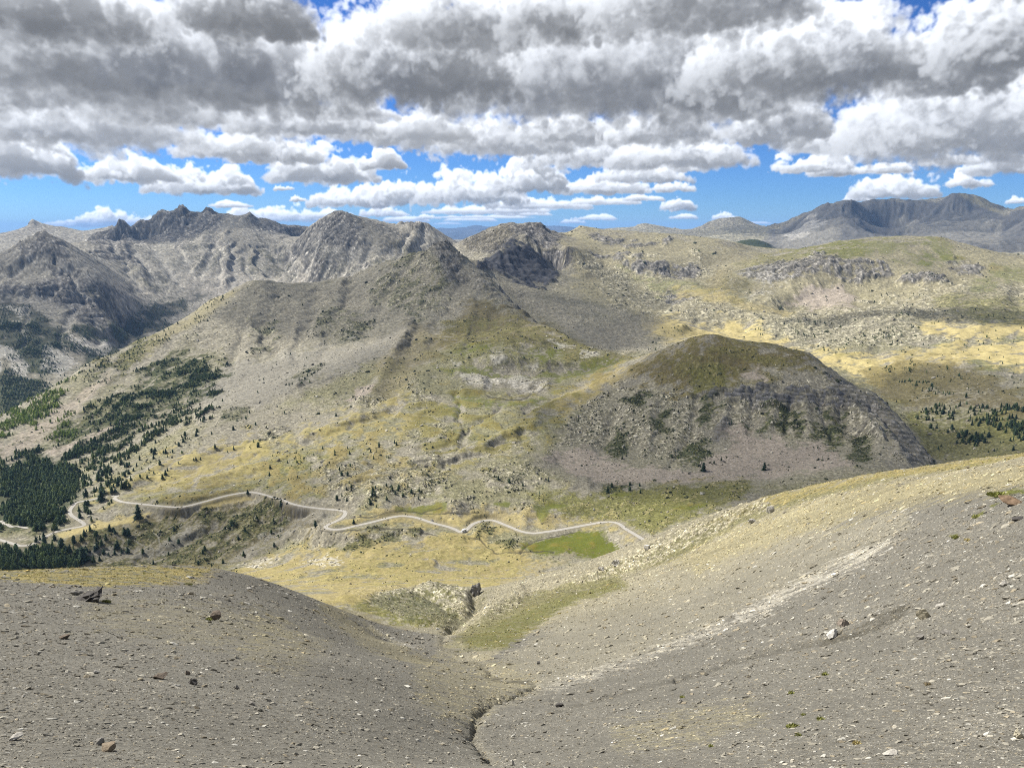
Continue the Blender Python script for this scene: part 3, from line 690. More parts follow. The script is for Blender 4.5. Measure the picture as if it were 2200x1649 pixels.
# --- dome hill
area('scree', "1180,990 1230,900 1320,830 1400,800 1600,830 1800,800 1890,860 2000,990 1950,1010 1700,1040 1300,1050 1180,1020", 850, 1450, 0.6, 20, 14, 1.0)
area('karst', "1200,960 1250,890 1330,830 1420,820 1560,850 1700,820 1790,810 1860,900 1900,980 1800,960 1700,910 1560,910 1480,980 1300,970", 850, 1450, 0.75, 20, 16, 1.0, -0.15)
area('brown', "1380,790 1420,765 1520,716 1690,742 1762,770 1720,790 1640,805 1560,840 1500,850 1440,830 1380,820", 1150, 1450, 0.95, 44, 20, 1.1)
area('olive', "1400,790 1520,716 1690,742 1762,770 1640,800 1540,830", 1150, 1450, 0.5, 40, 20, 1.1, 0.0, .5)
area('olive', "1480,800 1560,790 1570,840 1490,850", 1180, 1450, 0.7, 18, 12, 1.0)
area('rock', "1560,852 1640,838 1760,838 1830,860 1820,885 1740,875 1620,880", 1000, 1300, 0.8, 10, 10, 1.2, -0.1)
for s in ["1501,915 1508,860 1545,852 1560,866 1540,890 1525,915", "1672,940 1670,880 1690,866 1697,900 1694,944", "1709,937 1708,880 1726,876 1730,905 1726,937", "1735,975 1740,915 1755,895 1765,930 1757,975", "1594,955 1598,920 1616,915 1614,950", "1290,960 1330,925 1362,968 1320,992", "1455,1000 1462,955 1525,945 1530,1000 1490,1010", "1780,880 1815,890 1810,960 1780,990 1760,985", "1630,930 1640,880 1655,880 1655,930", "1640,985 1720,990 1700,1012 1640,1005", "1380,905 1440,885 1430,935", "1830,930 1880,960 1860,1000 1820,985", "1290,1035 1370,1028 1382,1052 1300,1062", "1250,990 1280,985 1270,1000", "1340,860 1400,840 1390,880", "1560,960 1590,940 1580,985"]:
    area('shrub', s, 850, 1350, 0.95, 12, 10, 1.2, -0.35)
for s in ["1520,850 1640,834 1760,832 1822,845 1830,872 1740,872 1640,862 1540,866"]:
    area('bluerock', s, 1000, 1350, 0.7, 8, 8, 1.2, 0.0)
for s in ["1170,985 1260,955 1300,985 1400,1005 1500,1012 1560,960 1600,935 1680,935 1700,960 1760,945 1830,1000 1700,1020 1560,1035 1420,1040 1250,1030", "1540,930 1580,915 1620,925 1600,950", "1590,805 1630,795 1640,812 1600,815"]:
    area('screep', s, 850, 1350, 0.85, 12, 12, 1.1, -0.5)
area('bluerock', "1770,790 1812,808 1842,836 1890,862 1960,935 2006,995 1960,1000 1930,960 1870,900 1820,870 1790,830", 950, 1350, 0.5, 14, 12, 1.2)
area('rock', "1780,800 1842,836 1890,862 1960,935 2006,995 1930,990 1850,900", 950, 1350, 0.5, 14, 12, 1.2, 0.0)
area('bluerock', "1560,930 1570,900 1530,920 1540,950", 950, 1350, 0.6, 10, 10, 1.0)
# --- sunlit pastures on the right
F3, F4 = 1350, 4300
area('tan', "1215,500 1250,485 1480,505 1600,530 1660,545 1800,512 2000,505 2200,550 2400,560 2400,700 1400,700 1250,640", 2350, F4, 0.55, 26, 18, 1.0)
area('karst', "1260,560 1500,560 1640,640 1500,640 1640,660 1900,650 2200,600 2400,640 2400,760 2000,750 1750,770 1560,700 1400,690 1300,640", 2100, 3900, 0.75, 24, 20, 1.1, -0.25)
area('olive', "1640,550 1740,528 1850,510 1860,545 1740,560 1660,590 1560,640 1540,620", 2700, F4, 0.65, 20, 16, 1.0, -0.3)
for s in ["1990,510 2040,530 2060,560 1980,570", "2090,610 2140,600 2140,640 2090,640", "2020,540 2060,545 2050,570 2010,560", "2130,570 2200,580 2200,610 2150,610", "1930,560 1990,545 2000,575", "1700,545 1800,520 1900,515 1990,515 1900,545 1760,550", "1300,560 1400,610 1500,610 1560,640 1440,650", "1560,640 1640,590 1600,640 1580,660", "2100,680 2200,690 2200,740 2120,730", "1990,740 2120,760 2200,800 2100,800"]:
    area('green', s, 1700, F4, 0.5, 16, 14, 1.0, -0.3)
for s in ["1580,596 1640,574 1720,556 1790,553 1850,556 1905,566 1925,590 1870,598 1840,612 1780,600 1700,604 1620,610", "2025,565 2100,572 2110,590 2050,585", "1320,562 1400,560 1500,570 1500,592 1440,600 1360,585", "1420,632 1490,640 1495,655 1430,655", "1250,500 1320,510 1380,520 1440,520 1400,530 1300,525", "1270,540 1340,548 1330,562 1280,556", "1910,610 2000,595 2050,610 1960,620"]:
    area('rock', s, 2500, F4, 0.9, 8, 12, 1.2, -0.4)
area('screep', "1690,650 1740,625 1800,615 1840,635 1830,655 1760,660", 2500, 3300, 0.9, 12, 12, 0.9)
area('white', "1560,600 1620,590 1700,600 1650,640 1560,640", 2500, 3300, 0.35, 16, 14, 1.0, -0.1)
area('brown', "1540,580 1640,620 1560,640 1500,620", 2700, 3600, 0.5, 16, 14, 1.0)
for s in ["1380,690 1440,685 1500,700 1600,705 1680,735 1760,760 1870,772 1960,765 2080,745 2200,735 2400,740 2400,830 2200,800 2080,780 1960,790 1880,830 1800,790 1640,760 1540,725 1440,735 1400,720", "1980,690 2080,705 2200,690 2200,720 2080,735 1980,720", "1560,690 1640,700 1640,715 1560,708"]:
    area('ochreb', s, 1600, 2800, 0.95, 16, 16, 1.0, -0.5)
area('ochre', "1440,620 1540,630 1620,660 1700,668 1690,680 1560,660 1450,640", 2300, 3100, 0.6, 14, 12, 1.0)
area('brown', "1850,800 1920,775 2010,770 2110,800 2200,850 2400,900 2400,960 2200,910 2080,880 1960,880 1880,850", 1400, 2100, 0.7, 18, 14, 1.0)
area('olive', "1930,870 2080,880 2200,900 2400,950 2400,1000 2000,990 1960,930", 1150, 1800, 0.75, 18, 14, 1.0)
area('scree', "1960,860 2060,830 2160,860 2100,900 2000,920", 1300, 1900, 0.6, 18, 16, 1.2, 0.0)
area('olive', "2000,640 2200,650 2200,690 2050,690", 2200, 2900, 0.7, 18, 14, 1.0, -0.2)
area('scree', "1180,640 1300,660 1420,690 1400,720 1480,740 1400,765 1300,752 1200,700", 1950, 2900, 0.7, 18, 14, 1.0, -0.3)
# --- meadow and bog by the road
M1_, M2_ = 640, 1000
area('ochre', "470,1225 560,1200 690,1175 800,1160 960,1150 1040,1150 1100,1180 1180,1205 1260,1215 1300,1230 1200,1262 900,1275 640,1275", 560, 900, 0.85, 20, 14, 0.8, -0.3, .7)
area('green', "700,1235 900,1180 1100,1190 1150,1240 900,1262", 560, 900, 0.28, 20, 20, 1.0, 0.0)
area('olive', "500,1225 600,1210 760,1180 960,1160 1100,1200 1180,1230 1000,1270 640,1275", 560, 900, 0.55, 20, 20, 1.0, 0.15)
area('ochreb', "500,1225 600,1210 760,1200 960,1180 1100,1200 1180,1230 1000,1270 640,1275", 560, 900, 0.45, 16, 16, 1.0, 0.25)
area('ochre', "700,1125 760,1100 900,1085 1000,1100 1100,1100 1300,1115 1400,1160 1330,1150 1200,1130 1100,1150 980,1150 860,1120 760,1150", M1_, M2_, 0.7, 20, 14, 1.0, -0.2, .6)
area('olive', "1140,1060 1300,1060 1480,1040 1620,1030 1600,1070 1480,1110 1400,1150 1340,1120 1200,1110", M1_, M2_, 0.85, 18, 14, 1.0)
area('ochreb', "1000,1108 1060,1110 990,1135 950,1125", M1_, M2_, 0.7, 10, 8)
area('green', "1128,1178 1165,1156 1235,1143 1290,1144 1320,1168 1338,1196 1290,1207 1230,1196 1165,1190", M1_, 840, 1.0, 9, 7, 1.2)
area('brown', "1200,1192 1260,1180 1330,1185 1336,1198 1290,1207", M1_, 840, .5, 12, 10, 1.2, 0.0)
for s in ["1150,1092 1205,1078 1228,1084 1180,1100 1168,1120 1155,1116", "850,1095 900,1085 960,1085 960,1100 900,1105", "1060,1080 1100,1078 1090,1090", "1300,1066 1360,1060 1350,1068", "1440,1092 1520,1086 1490,1098"]:
    area('green', s, M1_, M2_, 0.8, 7, 7, 0.9)
area('slate', "1140,1212 1235,1192 1290,1206 1235,1240 1150,1250 1110,1238", 600, 830, 0.55, 14, 12, 1.2, -0.1)
area('slate', "1080,1250 1180,1235 1260,1225 1200,1258 1090,1262", 560, 830, 0.5, 10, 10, 1.0)
for s in ["700,1168 740,1160 800,1158 850,1142 862,1150 800,1172 740,1182", "880,1140 900,1138 905,1148 885,1152", "795,1125 830,1122 820,1140 790,1145", "1000,1128 1050,1122 1062,1150 1030,1158", "1060,1165 1110,1160 1100,1185 1075,1180"]:
    area('shrub', s, M1_, M2_, 0.8, 8, 10, 1.2, -0.15)
area('white', "655,1210 700,1196 735,1208 740,1220 690,1218", 600, 900, 0.7, 8, 8, 1.3, 0.05)
area('white', "500,1215 560,1200 600,1205 540,1222", 600, 950, 0.7, 6, 8, 1.3, -0.1)
# --- slopes under the road on the left
area('brown', "190,1140 350,1105 500,1085 580,1075 690,1105 680,1130 560,1190 470,1225 150,1235 0,1235 0,1190", 780, 1250, 0.75, 18, 14, 1.0, -0.3)
area('shrub', "200,1150 330,1125 480,1100 580,1080 650,1110 600,1150 470,1200 300,1225 120,1225", 780, 1250, 0.85, 18, 16, 1.3, -0.1)
for s in ["180,1185 230,1172 280,1185 330,1172 400,1140 440,1135 400,1165 320,1195 200,1200", "395,1130 430,1125 420,1150 390,1150", "470,1210 560,1165 660,1125 640,1150 540,1200", "620,1100 720,1100 700,1125 640,1130"]:
    area('slate', s, 780, 1250, 0.8, 8, 10, 1.4, -0.15)
area('ochreb', "120,1146 180,1128 260,1112 330,1100 300,1120 190,1146 130,1156", 850, 1250, 0.85, 7, 7)
area('ochre', "430,1078 500,1064 560,1068 500,1082 430,1092", 850, 1350, 0.85, 7, 7)
area('soil', "0,985 60,965 140,990 170,1030 180,1060 150,1095 140,1130 60,1140 0,1140", 1000, 1700, 0.85, 14, 14, 1.0)
area('soil', "0,1165 60,1180 140,1170 180,1220 0,1235", 780, 1150, 0.85, 14, 14, 1.0)
for s in ["0,985 60,960 140,965 240,960 330,905 440,860 480,800 430,768 330,780 280,845 180,900 120,945 60,1140 0,1140", "120,940 240,905 340,890 440,850 470,800 330,800 290,860"]:
    area('shrub', s, 1000, 2500, 0.6, 30, 24, 1.3, -0.2)
    area('soil', s, 1000, 2500, 0.6, 30, 24, 1.3, 0.0)
# --- foreground slopes
area('scree', "1040,1420 1100,1380 1250,1300 1400,1235 1500,1195 1750,1110 2000,1062 2200,1038 2600,1020 2600,960 2200,960 1900,1015 1700,1050 1500,1110 1300,1215 1050,1262 980,1340", 30, 420, 0.9, 10, 8, 0.7)
area('scree', "660,1292 760,1312 850,1362 930,1400 1000,1402 1040,1330 1010,1285 900,1290 780,1270", 84, 330, 0.75, 24, 14, 1.0)
area('brown', "700,1290 800,1310 880,1370 820,1350", 84, 330, 0.4, 24, 14, 1.0)
area('slate', "1030,1450 1100,1400 1250,1310 1500,1215 1700,1150 1950,1090 1960,1130 1850,1200 1600,1310 1400,1400 1180,1480 1060,1490", 24, 300, 0.6, 16, 10, 1.0)
area('tan', "1500,1230 1700,1150 2000,1080 2300,1030 2300,990 1900,1040 1700,1090 1560,1150 1450,1200", 40, 300, 0.45, 20, 12, 1.0)
area('tan', "960,1400 1100,1430 1150,1470 1080,1500 1000,1560 900,1500 900,1430", 12, 70, 0.35, 24, 12, 1.0, -0.2)
GRASS_FG = ["0,1228 130,1222 300,1217 400,1216 450,1224 430,1238 320,1256 200,1258 90,1250 0,1246 -200,1246 -200,1238"]
area('green', GRASS_FG[0], 34, 90, 0.5, 8, 6, 1.2, -0.35)
area('ochre', GRASS_FG[0], 34, 90, 0.75, 8, 6, 1.2, -0.1)
area('ochre', "330,1230 420,1218 470,1226 440,1250 360,1256", 34, 95, 0.4, 8, 6, 1.2, -0.1)
area('tan', "200,1290 450,1300 600,1330 640,1370 500,1390 300,1360 180,1330", 18, 70, 0.25, 30, 16, 1.2, -0.1)
area('tan', "550,1330 700,1380 640,1440 520,1420", 12, 60, 0.25, 30, 16, 1.2, -0.1)
area('olive', "940,1400 1020,1330 1100,1290 1240,1245 1330,1230 1350,1260 1240,1290 1150,1345 1070,1405 1000,1412", 70, 420, 0.6, 10, 8, 0.8, -0.6)
area('green', "985,1395 1010,1370 1080,1335 1200,1285 1320,1250 1345,1262 1240,1290 1150,1345 1075,1402 1045,1412 1000,1400", 60, 400, 0.4, 10, 8, 1.0, -0.25)
area('olive', "1250,1240 1400,1178 1500,1120 1700,1054 1900,1014 2200,974 2400,960 2400,985 2200,990 1950,1022 1720,1078 1560,1140 1450,1200 1330,1235", 90, 420, 0.6, 10, 8, 1.0, -0.5)
area('ochre', "1480,1135 1640,1070 1760,1040 1900,1013 2200,974 2200,984 1900,1026 1720,1066 1560,1120", 90, 420, 0.6, 7, 6, 1.0, -0.2)
for s in ["1230,1250 1330,1205 1420,1160 1500,1118 1560,1098 1560,1130 1460,1180 1380,1215 1300,1240", "1540,1105 1640,1075 1660,1090 1560,1125"]:
    area('karst', s, 120, 420, 0.9, 8, 8, 1.2, -0.15)
area('olive', "700,1292 760,1270 860,1258 1000,1258 1035,1275 1015,1300 1030,1335 965,1350 900,1345 840,1340 780,1310", 90, 420, 0.9, 12, 10, 1.1, -0.4)
area('karst', "740,1275 800,1264 900,1258 1000,1262 1030,1275 1010,1300 1030,1335 960,1345 900,1330 860,1330 820,1300", 90, 420, 0.9, 8, 8, 1.1, -0.2)
area('shrub', "800,1290 900,1280 1000,1325 965,1352 880,1335", 90, 420, 0.75, 8, 8, 1.2, -0.05)
area('shrub', "1000,1300 1024,1280 1035,1262 1050,1270 1030,1310", 90, 420, 0.6, 8, 8, 1.2, 0.0)
area('karst', "1020,1340 1060,1290 1110,1270 1130,1285 1060,1330", 90, 420, 0.7, 8, 8, 1.2, -0.1)
area('ochre', "620,1270 760,1262 900,1258 840,1270 760,1300 700,1300", 100, 420, 0.7, 8, 8, 1.0)
area('white', "1570,1325 1650,1285 1720,1245 1790,1208 1850,1182 1910,1168 1890,1190 1810,1232 1730,1272 1650,1312 1590,1340", 24, 130, 0.7, 8, 10, 1.4, -0.05)
area('white', "1150,1475 1330,1420 1480,1368 1600,1322 1640,1318 1500,1375 1350,1430 1200,1482", 18, 110, 0.45, 12, 8, 1.2, -0.1)
area('white', "790,1340 840,1365 900,1390 880,1395 820,1370", 60, 140, 0.4, 6, 6, 1.0)
area('shale', "1190,1490 1457,1452 1628,1398 1762,1370 1893,1336 2030,1274 2100,1250 2090,1220 1893,1300 1700,1370 1500,1430", 12, 60, 0.7, 10, 8, 1.0)
area('tan', "1330,1560 1600,1510 1640,1540 1450,1600 1330,1600", 6, 30, 0.35, 26, 12, 1.2, -0.1)
area('tan', "700,1290 850,1380 940,1420 880,1440 760,1370 680,1310", 40, 140, 0.35, 16, 10, 1.0)
for s in ["2130,1062 2160,1052 2200,1048 2200,1056 2150,1068", "2090,1108 2110,1100 2100,1112", "2125,1085 2145,1080 2135,1092", "2035,1150 2055,1148 2050,1155"]:
    area('green', s, 30, 110, 0.8, 4, 4, 1.0)
# watercourses: dark wet lines
for s in STREAMS:
    pts = P(s)
    I = window(pts, 10, 640, 1700)
    d = seg_dist(PX0[I] + 4 * _dwx[I], PY0[I] + 3 * _dwy[I], pts)
    put('water_shade', (1 - sstep(0.5, 2.0, d + 0.8 * NF[I])) * 0.75, I)
for s, w_ in ((" ".join("%s,%s" % tuple(t.split(',')[:2]) for t in GULLY.split()), 1.0),):
    pts = P(s)
    I = window(pts, 40, 7, 380)
    d = seg_dist(PX0[I] + 10 * _dwx[I], PY0[I] + 8 * _dwy[I], pts)
    put('scree', (1 - sstep(8, 26, d)) * np.where(RR[I] > 50, .5, .15), I)
    put('water_shade', (1 - sstep(1, 5.5, d + 3 * NM[I] + 3 * NF[I])) * 0.6 * (RR[I] < 40), I)
area('water_shade', "1760,1374 1820,1352 1870,1330 1920,1308 1960,1296 1965,1308 1920,1330 1880,1348 1830,1366 1770,1382", 12, 60, 0.55, 8, 6, 1.2, -0.1)  # shaded face of the furrow step, painted as a dark patch
for s_ in ["1100,1560 1200,1525 1330,1490 1457,1455", "1457,1455 1531,1432 1628,1400 1695,1386 1762,1373 1830,1360 1893,1339 1947,1306"]:
    pts = P(s_); I = window(pts, 12, 8, 90)
    dd_ = seg_dist(PX0[I] + 4 * _dwx[I], PY0[I] + 4 * _dwy[I], pts)
    put('water_shade', (1 - sstep(1.5, 5, dd_ + 3 * NF[I] + 3 * NM[I])) * 0.28, I)  # furrow shade painted on as a thin dark line, not wet ground
# narrow animal tracks and scree runnels on the dark slope under the road
for s in ["250,1150 270,1160 262,1172 290,1180", "300,1140 290,1160 310,1170 300,1190", "330,1145 345,1165 340,1180"]:
    pts = P(s); I = window(pts, 8, 780, 1250)
    d = seg_dist(PX0[I] + 5 * _dwx[I], PY0[I] + 4 * _dwy[I], pts)
    put('slate', (1 - sstep(0.6, 2.0, d)) * 0.8, I)

# ------------------------------------------------------------------ relief of each surface and its colour
def Wf(n):
    return Wt[CI[n]].astype(np.float32)


far = sstep(2300, 5000, RR)
rough = (0.30 * Wf('scree') + 0.18 * Wf('screep') + 0.30 * Wf('ochre') + 0.30 * Wf('ochreb') + 0.28 * Wf('olive') + 0.2 * Wf('green') + 0.3 * Wf('brown') + 0.7 * Wf('shrub') + 1.4 * Wf('rock')
         + 0.85 * Wf('karst') + 0.30 * Wf('shale') + 0.2 * Wf('slate') + 0.22 * Wf('white') + 0.6 * Wf('soil') + 0.22 * Wf('tan') + 1.5 * Wf('bluerock') + 0.3 * Wf('water_shade')).astype(np.float32)
steep = sstep(0.25, 0.7, SLOPE)
gul = (Wf('scree') + Wf('screep') + Wf('slate') + Wf('tan') + Wf('rock') + Wf('bluerock') + Wf('olive') + Wf('karst') + Wf('brown')) * steep
mid = np.maximum(sstep(450, 700, RR), .75 * sstep(70, 200, RR))
amp_b = np.where(RR < 480, 0.0010, 0.0029) * (1 - 0.45 * far)
H = amp_b * NB * (0.5 + 0.8 * rough)
DOME = ((RR < 1450) & (RR > 850) & (TH > 0.05)) * 1.0
H += 0.0023 * NM * (1 - .6 * far) * (1 - .35 * DOME) * (0.25 + 1.1 * rough) * (0.4 + 0.6 * mid)
H += 0.0015 * (1 - .35 * DOME) * (RM - .2) * rough * (1 - 0.5 * far) * (0.6 + 0.4 * mid)
H += 0.00070 * NF * (0.15 + 1.0 * rough)
H += RAV * gul * (0.0016 - 0.0008 * ((RR < 1450) & (TH > 0.09)) + 0.0004 * far) * mid
H += CON * (Wf('ochre') + Wf('ochreb') + Wf('olive') + Wf('brown')) * 0.0009 * mid * (1 - .6 * far)
H += STK * gul * (0.00040 + 0.0007 * far) * mid
# strata: cliffs step back in ledges
band = (Z + 0.06 * X + 0.03 * Y) / (RR * np.where((RR < 1450) & (TH > 0.05), 0.0052, 0.0075)) + 0.8 * NM + 0.6 * NB
tri = np.abs((band % 1.0) - 0.5) * 2
H += (sstep(0.2, 0.8, tri) - 0.5) * 0.0010 * (0.6 * Wf('rock') * (1 + 1.2 * (RR < 1400)) + (.35 + 1.2 * (RR < 1400)) * Wf('bluerock') + 0.25 * Wf('karst')) * mid
H *= sstep(0.6, 5, RR)
# keep the road bed even
rp = ROAD[:, :2]
I = window(rp, 16, 620, 1500)
dro = seg_dist(PX0[I], PY0[I], rp)
H[I] *= sstep(2.0, 12.0, dro)
Z = (Z + H * RR).astype(np.float32)
# level the road bed into the slope: cut on the uphill side, fill on the downhill side
_t, _w0 = pix_polar(ROAD[:, 0], ROAD[:, 1])
ROADW = np.stack([ROAD[:, 2] * np.sin(_t), ROAD[:, 2] * np.cos(_t), _w0 * ROAD[:, 2]], 1)


def catmull(a, n):
    out = []
    for i in range(len(a) - 1):
        p0, p1, p2, p3 = a[max(i - 1, 0)], a[i], a[i + 1], a[min(i + 2, len(a) - 1)]
        for k in range(n):
            t = k / n
            out.append(0.5 * ((2 * p1) + (-p0 + p2) * t + (2 * p0 - 5 * p1 + 4 * p2 - p3) * t * t + (-p0 + 3 * p1 - 3 * p2 + p3) * t ** 3))
    out.append(a[-1])
    return np.array(out)


rw = catmull(ROADW, 6)
I = window(rp, 22, 620, 1500)
bx_, by_ = X[I], Y[I]
bd = np.full(bx_.shape, 1e9, np.float32); bz = np.zeros(bx_.shape, np.float32)
_rs = rw[::2]
for (ax, ay, az_), (cx_, cy_, cz_) in zip(_rs[:-1], _rs[1:]):
    ex, ey = cx_ - ax, cy_ - ay
    tt_ = np.clip(((bx_ - ax) * ex + (by_ - ay) * ey) / (ex * ex + ey * ey + 1e-6), 0, 1)
    dd_ = np.hypot(bx_ - ax - tt_ * ex, by_ - ay - tt_ * ey)
    m_ = dd_ < bd
    bd[m_] = dd_[m_]; bz[m_] = (az_ + tt_ * (cz_ - az_))[m_]
wr = 1 - sstep(4.0, 9.0, bd)
Z[I] = Z[I] * (1 - wr) + bz * wr
BANK = ((1 - sstep(5.0, 8.5, bd)) * 0.5, I)

PAL = dict(scree=(.222, .206, .158), screep=(.290, .250, .205), ochre=(.305, .252, .110), olive=(.110, .110, .032), green=(.098, .112, .020), brown=(.118, .098, .040), shrub=(.042, .050, .020),
           rock=(.118, .112, .102), karst=(.275, .255, .192), shale=(.152, .147, .131), slate=(.212, .200, .165), white=(.38, .365, .325), soil=(.045, .055, .024), tan=(.235, .210, .120), bluerock=(.074, .075, .080),
           water_shade=(.045, .042, .032), ochreb=(.41, .345, .160))
C = np.zeros(X.shape + (3,), np.float32)
mosaic = sstep(-0.15, 0.25, NF * 0.75 + NM * 0.35)
for n in CLS:
    c = np.array(PAL[n], np.float32)
    if n == 'karst':                     # pale blocks standing in turf
        g = np.array((.095, .09, .048), np.float32)
        ms_ = mosaic + (.62 - mosaic) * (.55 * sstep(1800, 2300, RR))
        cc = g + (c * 1.15 - g) * ms_[..., None]
    elif n == 'shrub':
        g = np.array((.14, .125, .06), np.float32)
        cc = c + (g - c) * (sstep(0.15, 0.6, NF * 0.8 + NG * 0.4) * 0.7)[..., None]
    elif n in ('rock', 'bluerock'):
        cc = c * (1 + ((0.15 if n == 'rock' else 0.05) + .34 * DOME) * (sstep(.3, .7, tri) * 2 - 1) + 0.25 * NF + 0.30 * STK)[..., None]
    elif n in ('scree', 'slate', 'screep', 'tan'):
        cc = c * (1 + (0.14 * STK + 0.12 * RAV) * steep * mid + 0.05 * NB)[..., None]
    elif n in ('ochre', 'ochreb'):
        g = np.array((.165, .148, .048), np.float32)
        cc = c + (g - c) * sstep(0.1, 0.8, NM * 0.7 + NB * 0.3 - NF * 0.3)[..., None] * 0.6
    elif n == 'olive':
        g = np.array((.235, .20, .10), np.float32)
        cc = c + (g - c) * sstep(0.0, 0.8, NM * 0.6 + NF * 0.6)[..., None] * 0.7
    elif n == 'green':
        g = np.array((.17, .125, .03), np.float32)
        cc = c + (g - c) * sstep(0.2, 0.9, NM * 0.8 + NB * 0.4)[..., None] * 0.7
    else:
        cc = np.broadcast_to(c, C.shape)
    C += Wf(n)[..., None] * cc
# grain: single stones, tufts and gaps at the scale of one step of the grid
grain = 0.20 * Wf('scree') + 0.14 * Wf('screep') + 0.13 * (Wf('slate') + Wf('tan')) + 0.06 * (Wf('ochre') + Wf('ochreb') + Wf('green')) + 0.2 * Wf('olive') + 0.12 * Wf('brown') + 0.34 * Wf('karst') + 0.3 * Wf('rock') + 0.3 * Wf('shrub') + 0.18 * Wf('shale') + 0.18 * Wf('white')
wn = RNG.standard_normal(X.shape).astype(np.float32)
C *= np.exp(grain * (0.75 * wn * (0.35 + 0.65 * mid) + 0.8 * NG + 0.5 * NF) * (1.15 + 0.6 * mid))[..., None]
C *= (1 + 0.10 * NB + 0.06 * NM)[..., None]
C[BANK[1]] = C[BANK[1]] * (1 - BANK[0])[:, None] + BANK[0][:, None] * np.array((.20, .18, .135), np.float32)
C *= np.where(NEARM[..., None], (np.array((.90, .89, .85), np.float32) + np.array((.10, .10, .06), np.float32) * (Wf('scree') + Wf('slate') + Wf('tan'))[..., None]), np.float32(1.0))
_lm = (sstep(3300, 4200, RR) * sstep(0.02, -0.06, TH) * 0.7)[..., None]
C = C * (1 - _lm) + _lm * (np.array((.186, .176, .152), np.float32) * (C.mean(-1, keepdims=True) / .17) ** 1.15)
C = np.where((RR > 14000)[..., None], np.array((.07, .082, .10), np.float32) * (1 + .3 * NM + .3 * STK)[..., None], C)  # farthest ranges: haze blue put into the ground colour
C = np.clip(C * .86, 0.008, 0.75)

# ------------------------------------------------------------------ sky: blue from the Sky Texture, cumulus computed as volumes and laid over it by direction
# each cloud: photograph x of its middle, y of its base, width, height, and how solid it is
CLOUDS = [(330, 196, 1000, 250, 1.0), (-60, 200, 620, 200, 1.0), (880, 196, 470, 215, 1.0), (1010, 82, 430, 110, .9), (1330, 218, 860, 270, 1.0), (1720, 178, 560, 170, 1.0), (2120, 312, 720, 250, 1.0), (2190, 130, 430, 210, 1.0), (90, 70, 560, 140, 1.), (520, 60, 330, 150, 1.), (1500, 40, 480, 120, 1.), (1240, 60, 330, 110, .9), (2030, 190, 300, 130, .8),
          (190, 300, 560, 105, .9), (40, 373, 290, 90, 1.), (285, 387, 240, 48, 1.), (655, 285, 370, 75, 1.), (480, 335, 250, 70, .9), (600, 345, 220, 60, .9), (690, 385, 250, 66, 1.), (435, 412, 250, 50, 1.), (330, 255, 330, 70, .8), (822, 360, 110, 42, .9), (900, 300, 260, 75, .8), (1080, 322, 330, 95, .9), (1230, 300, 260, 80, .9), (1290, 352, 300, 85, 1.), (1455, 352, 330, 75, 1.), (1660, 292, 260, 105, 1.), (760, 250, 200, 40, .8),
          (1870, 318, 420, 60, .9), (1560, 245, 300, 70, .9), (470, 225, 300, 45, .8), (1420, 300, 260, 70, .9), 
          (760, 440, 190, 42, 1.), (880, 438, 190, 62, 1.), (1010, 432, 240, 82, 1.), (1140, 408, 170, 72, 1.), (1290, 412, 220, 36, .9), (1380, 388, 210, 52, 1.), (1440, 410, 110, 30, .9),
          (1000, 458, 190, 20, .8), (1110, 456, 150, 22, .8), (1160, 446, 220, 24, .8), (1300, 438, 160, 22, .8), (1457, 449, 84, 28, 1.), (1465, 469, 64, 11, .8), (1010, 474, 110, 8, .6), (1380, 430, 90, 16, .7),
          (190, 483, 110, 26, 1.), (240, 482, 130, 38, 1.), (140, 486, 120, 12, .8), (320, 482, 120, 24, .9), (495, 444, 104, 15, .8), (560, 474, 150, 30, 1.), (640, 474, 150, 36, 1.), (710, 468, 120, 20, .9), (830, 464, 120, 26, .9), (870, 476, 110, 16, .8), (960, 482, 70, 8, .6), (920, 470, 50, 11, .8),
          (1280, 472, 100, 13, .8), (1230, 479, 54, 11, .8), (1120, 462, 130, 12, .7), (1735, 367, 170, 40, .9), (1800, 374, 150, 30, .8), (1900, 370, 130, 26, .8), (1915, 423, 205, 62, 1.), (1840, 432, 70, 18, .8), (2080, 399, 120, 26, .9), (2040, 352, 160, 26, .8), (2150, 368, 190, 44, .8), (2185, 436, 56, 14, .8),
          (1560, 471, 64, 15, .8), (610, 407, 48, 12, .8), (640, 432, 38, 12, .8), (1475, 366, 60, 18, .6), (300, 498, 200, 7, .5), (1030, 468, 260, 6, .45), (1600, 480, 120, 5, .4)]
_rc = random.Random(5)
for _i in range(46):              # the same kind of sky to either side of and above the view
    side = _rc.choice((-1, 1)); by = _rc.uniform(-420, 470)
    h_ = 14 + (480 - by) * _rc.uniform(.2, .5)
    CLOUDS.append((1100 + side * _rc.uniform(1500, 2700), by, h_ * _rc.uniform(2.5, 5), h_, _rc.uniform(.7, 1)))
for _i in range(16):
    CLOUDS.append((_rc.uniform(-300, 2500), _rc.uniform(-520, -120), _rc.uniform(500, 900), _rc.uniform(150, 260), _rc.uniform(.7, 1)))
SKW, SKH = 2300, 620              # -60..60 degrees of azimuth, -2..30 degrees of elevation
SA0, SA1, SE0, SE1 = R(-60), R(60), R(-2), R(30)
NV = 96
_fr = np.fft.fftfreq(NV) * NV
_kk = np.sqrt(_fr[:, None, None] ** 2 + _fr[None, :, None] ** 2 + _fr[None, None, :] ** 2)
_wn = np.fft.fftn(np.random.default_rng(3).standard_normal((NV, NV, NV)))
BIL = np.zeros((NV, NV, NV), np.float32); _tw = 0
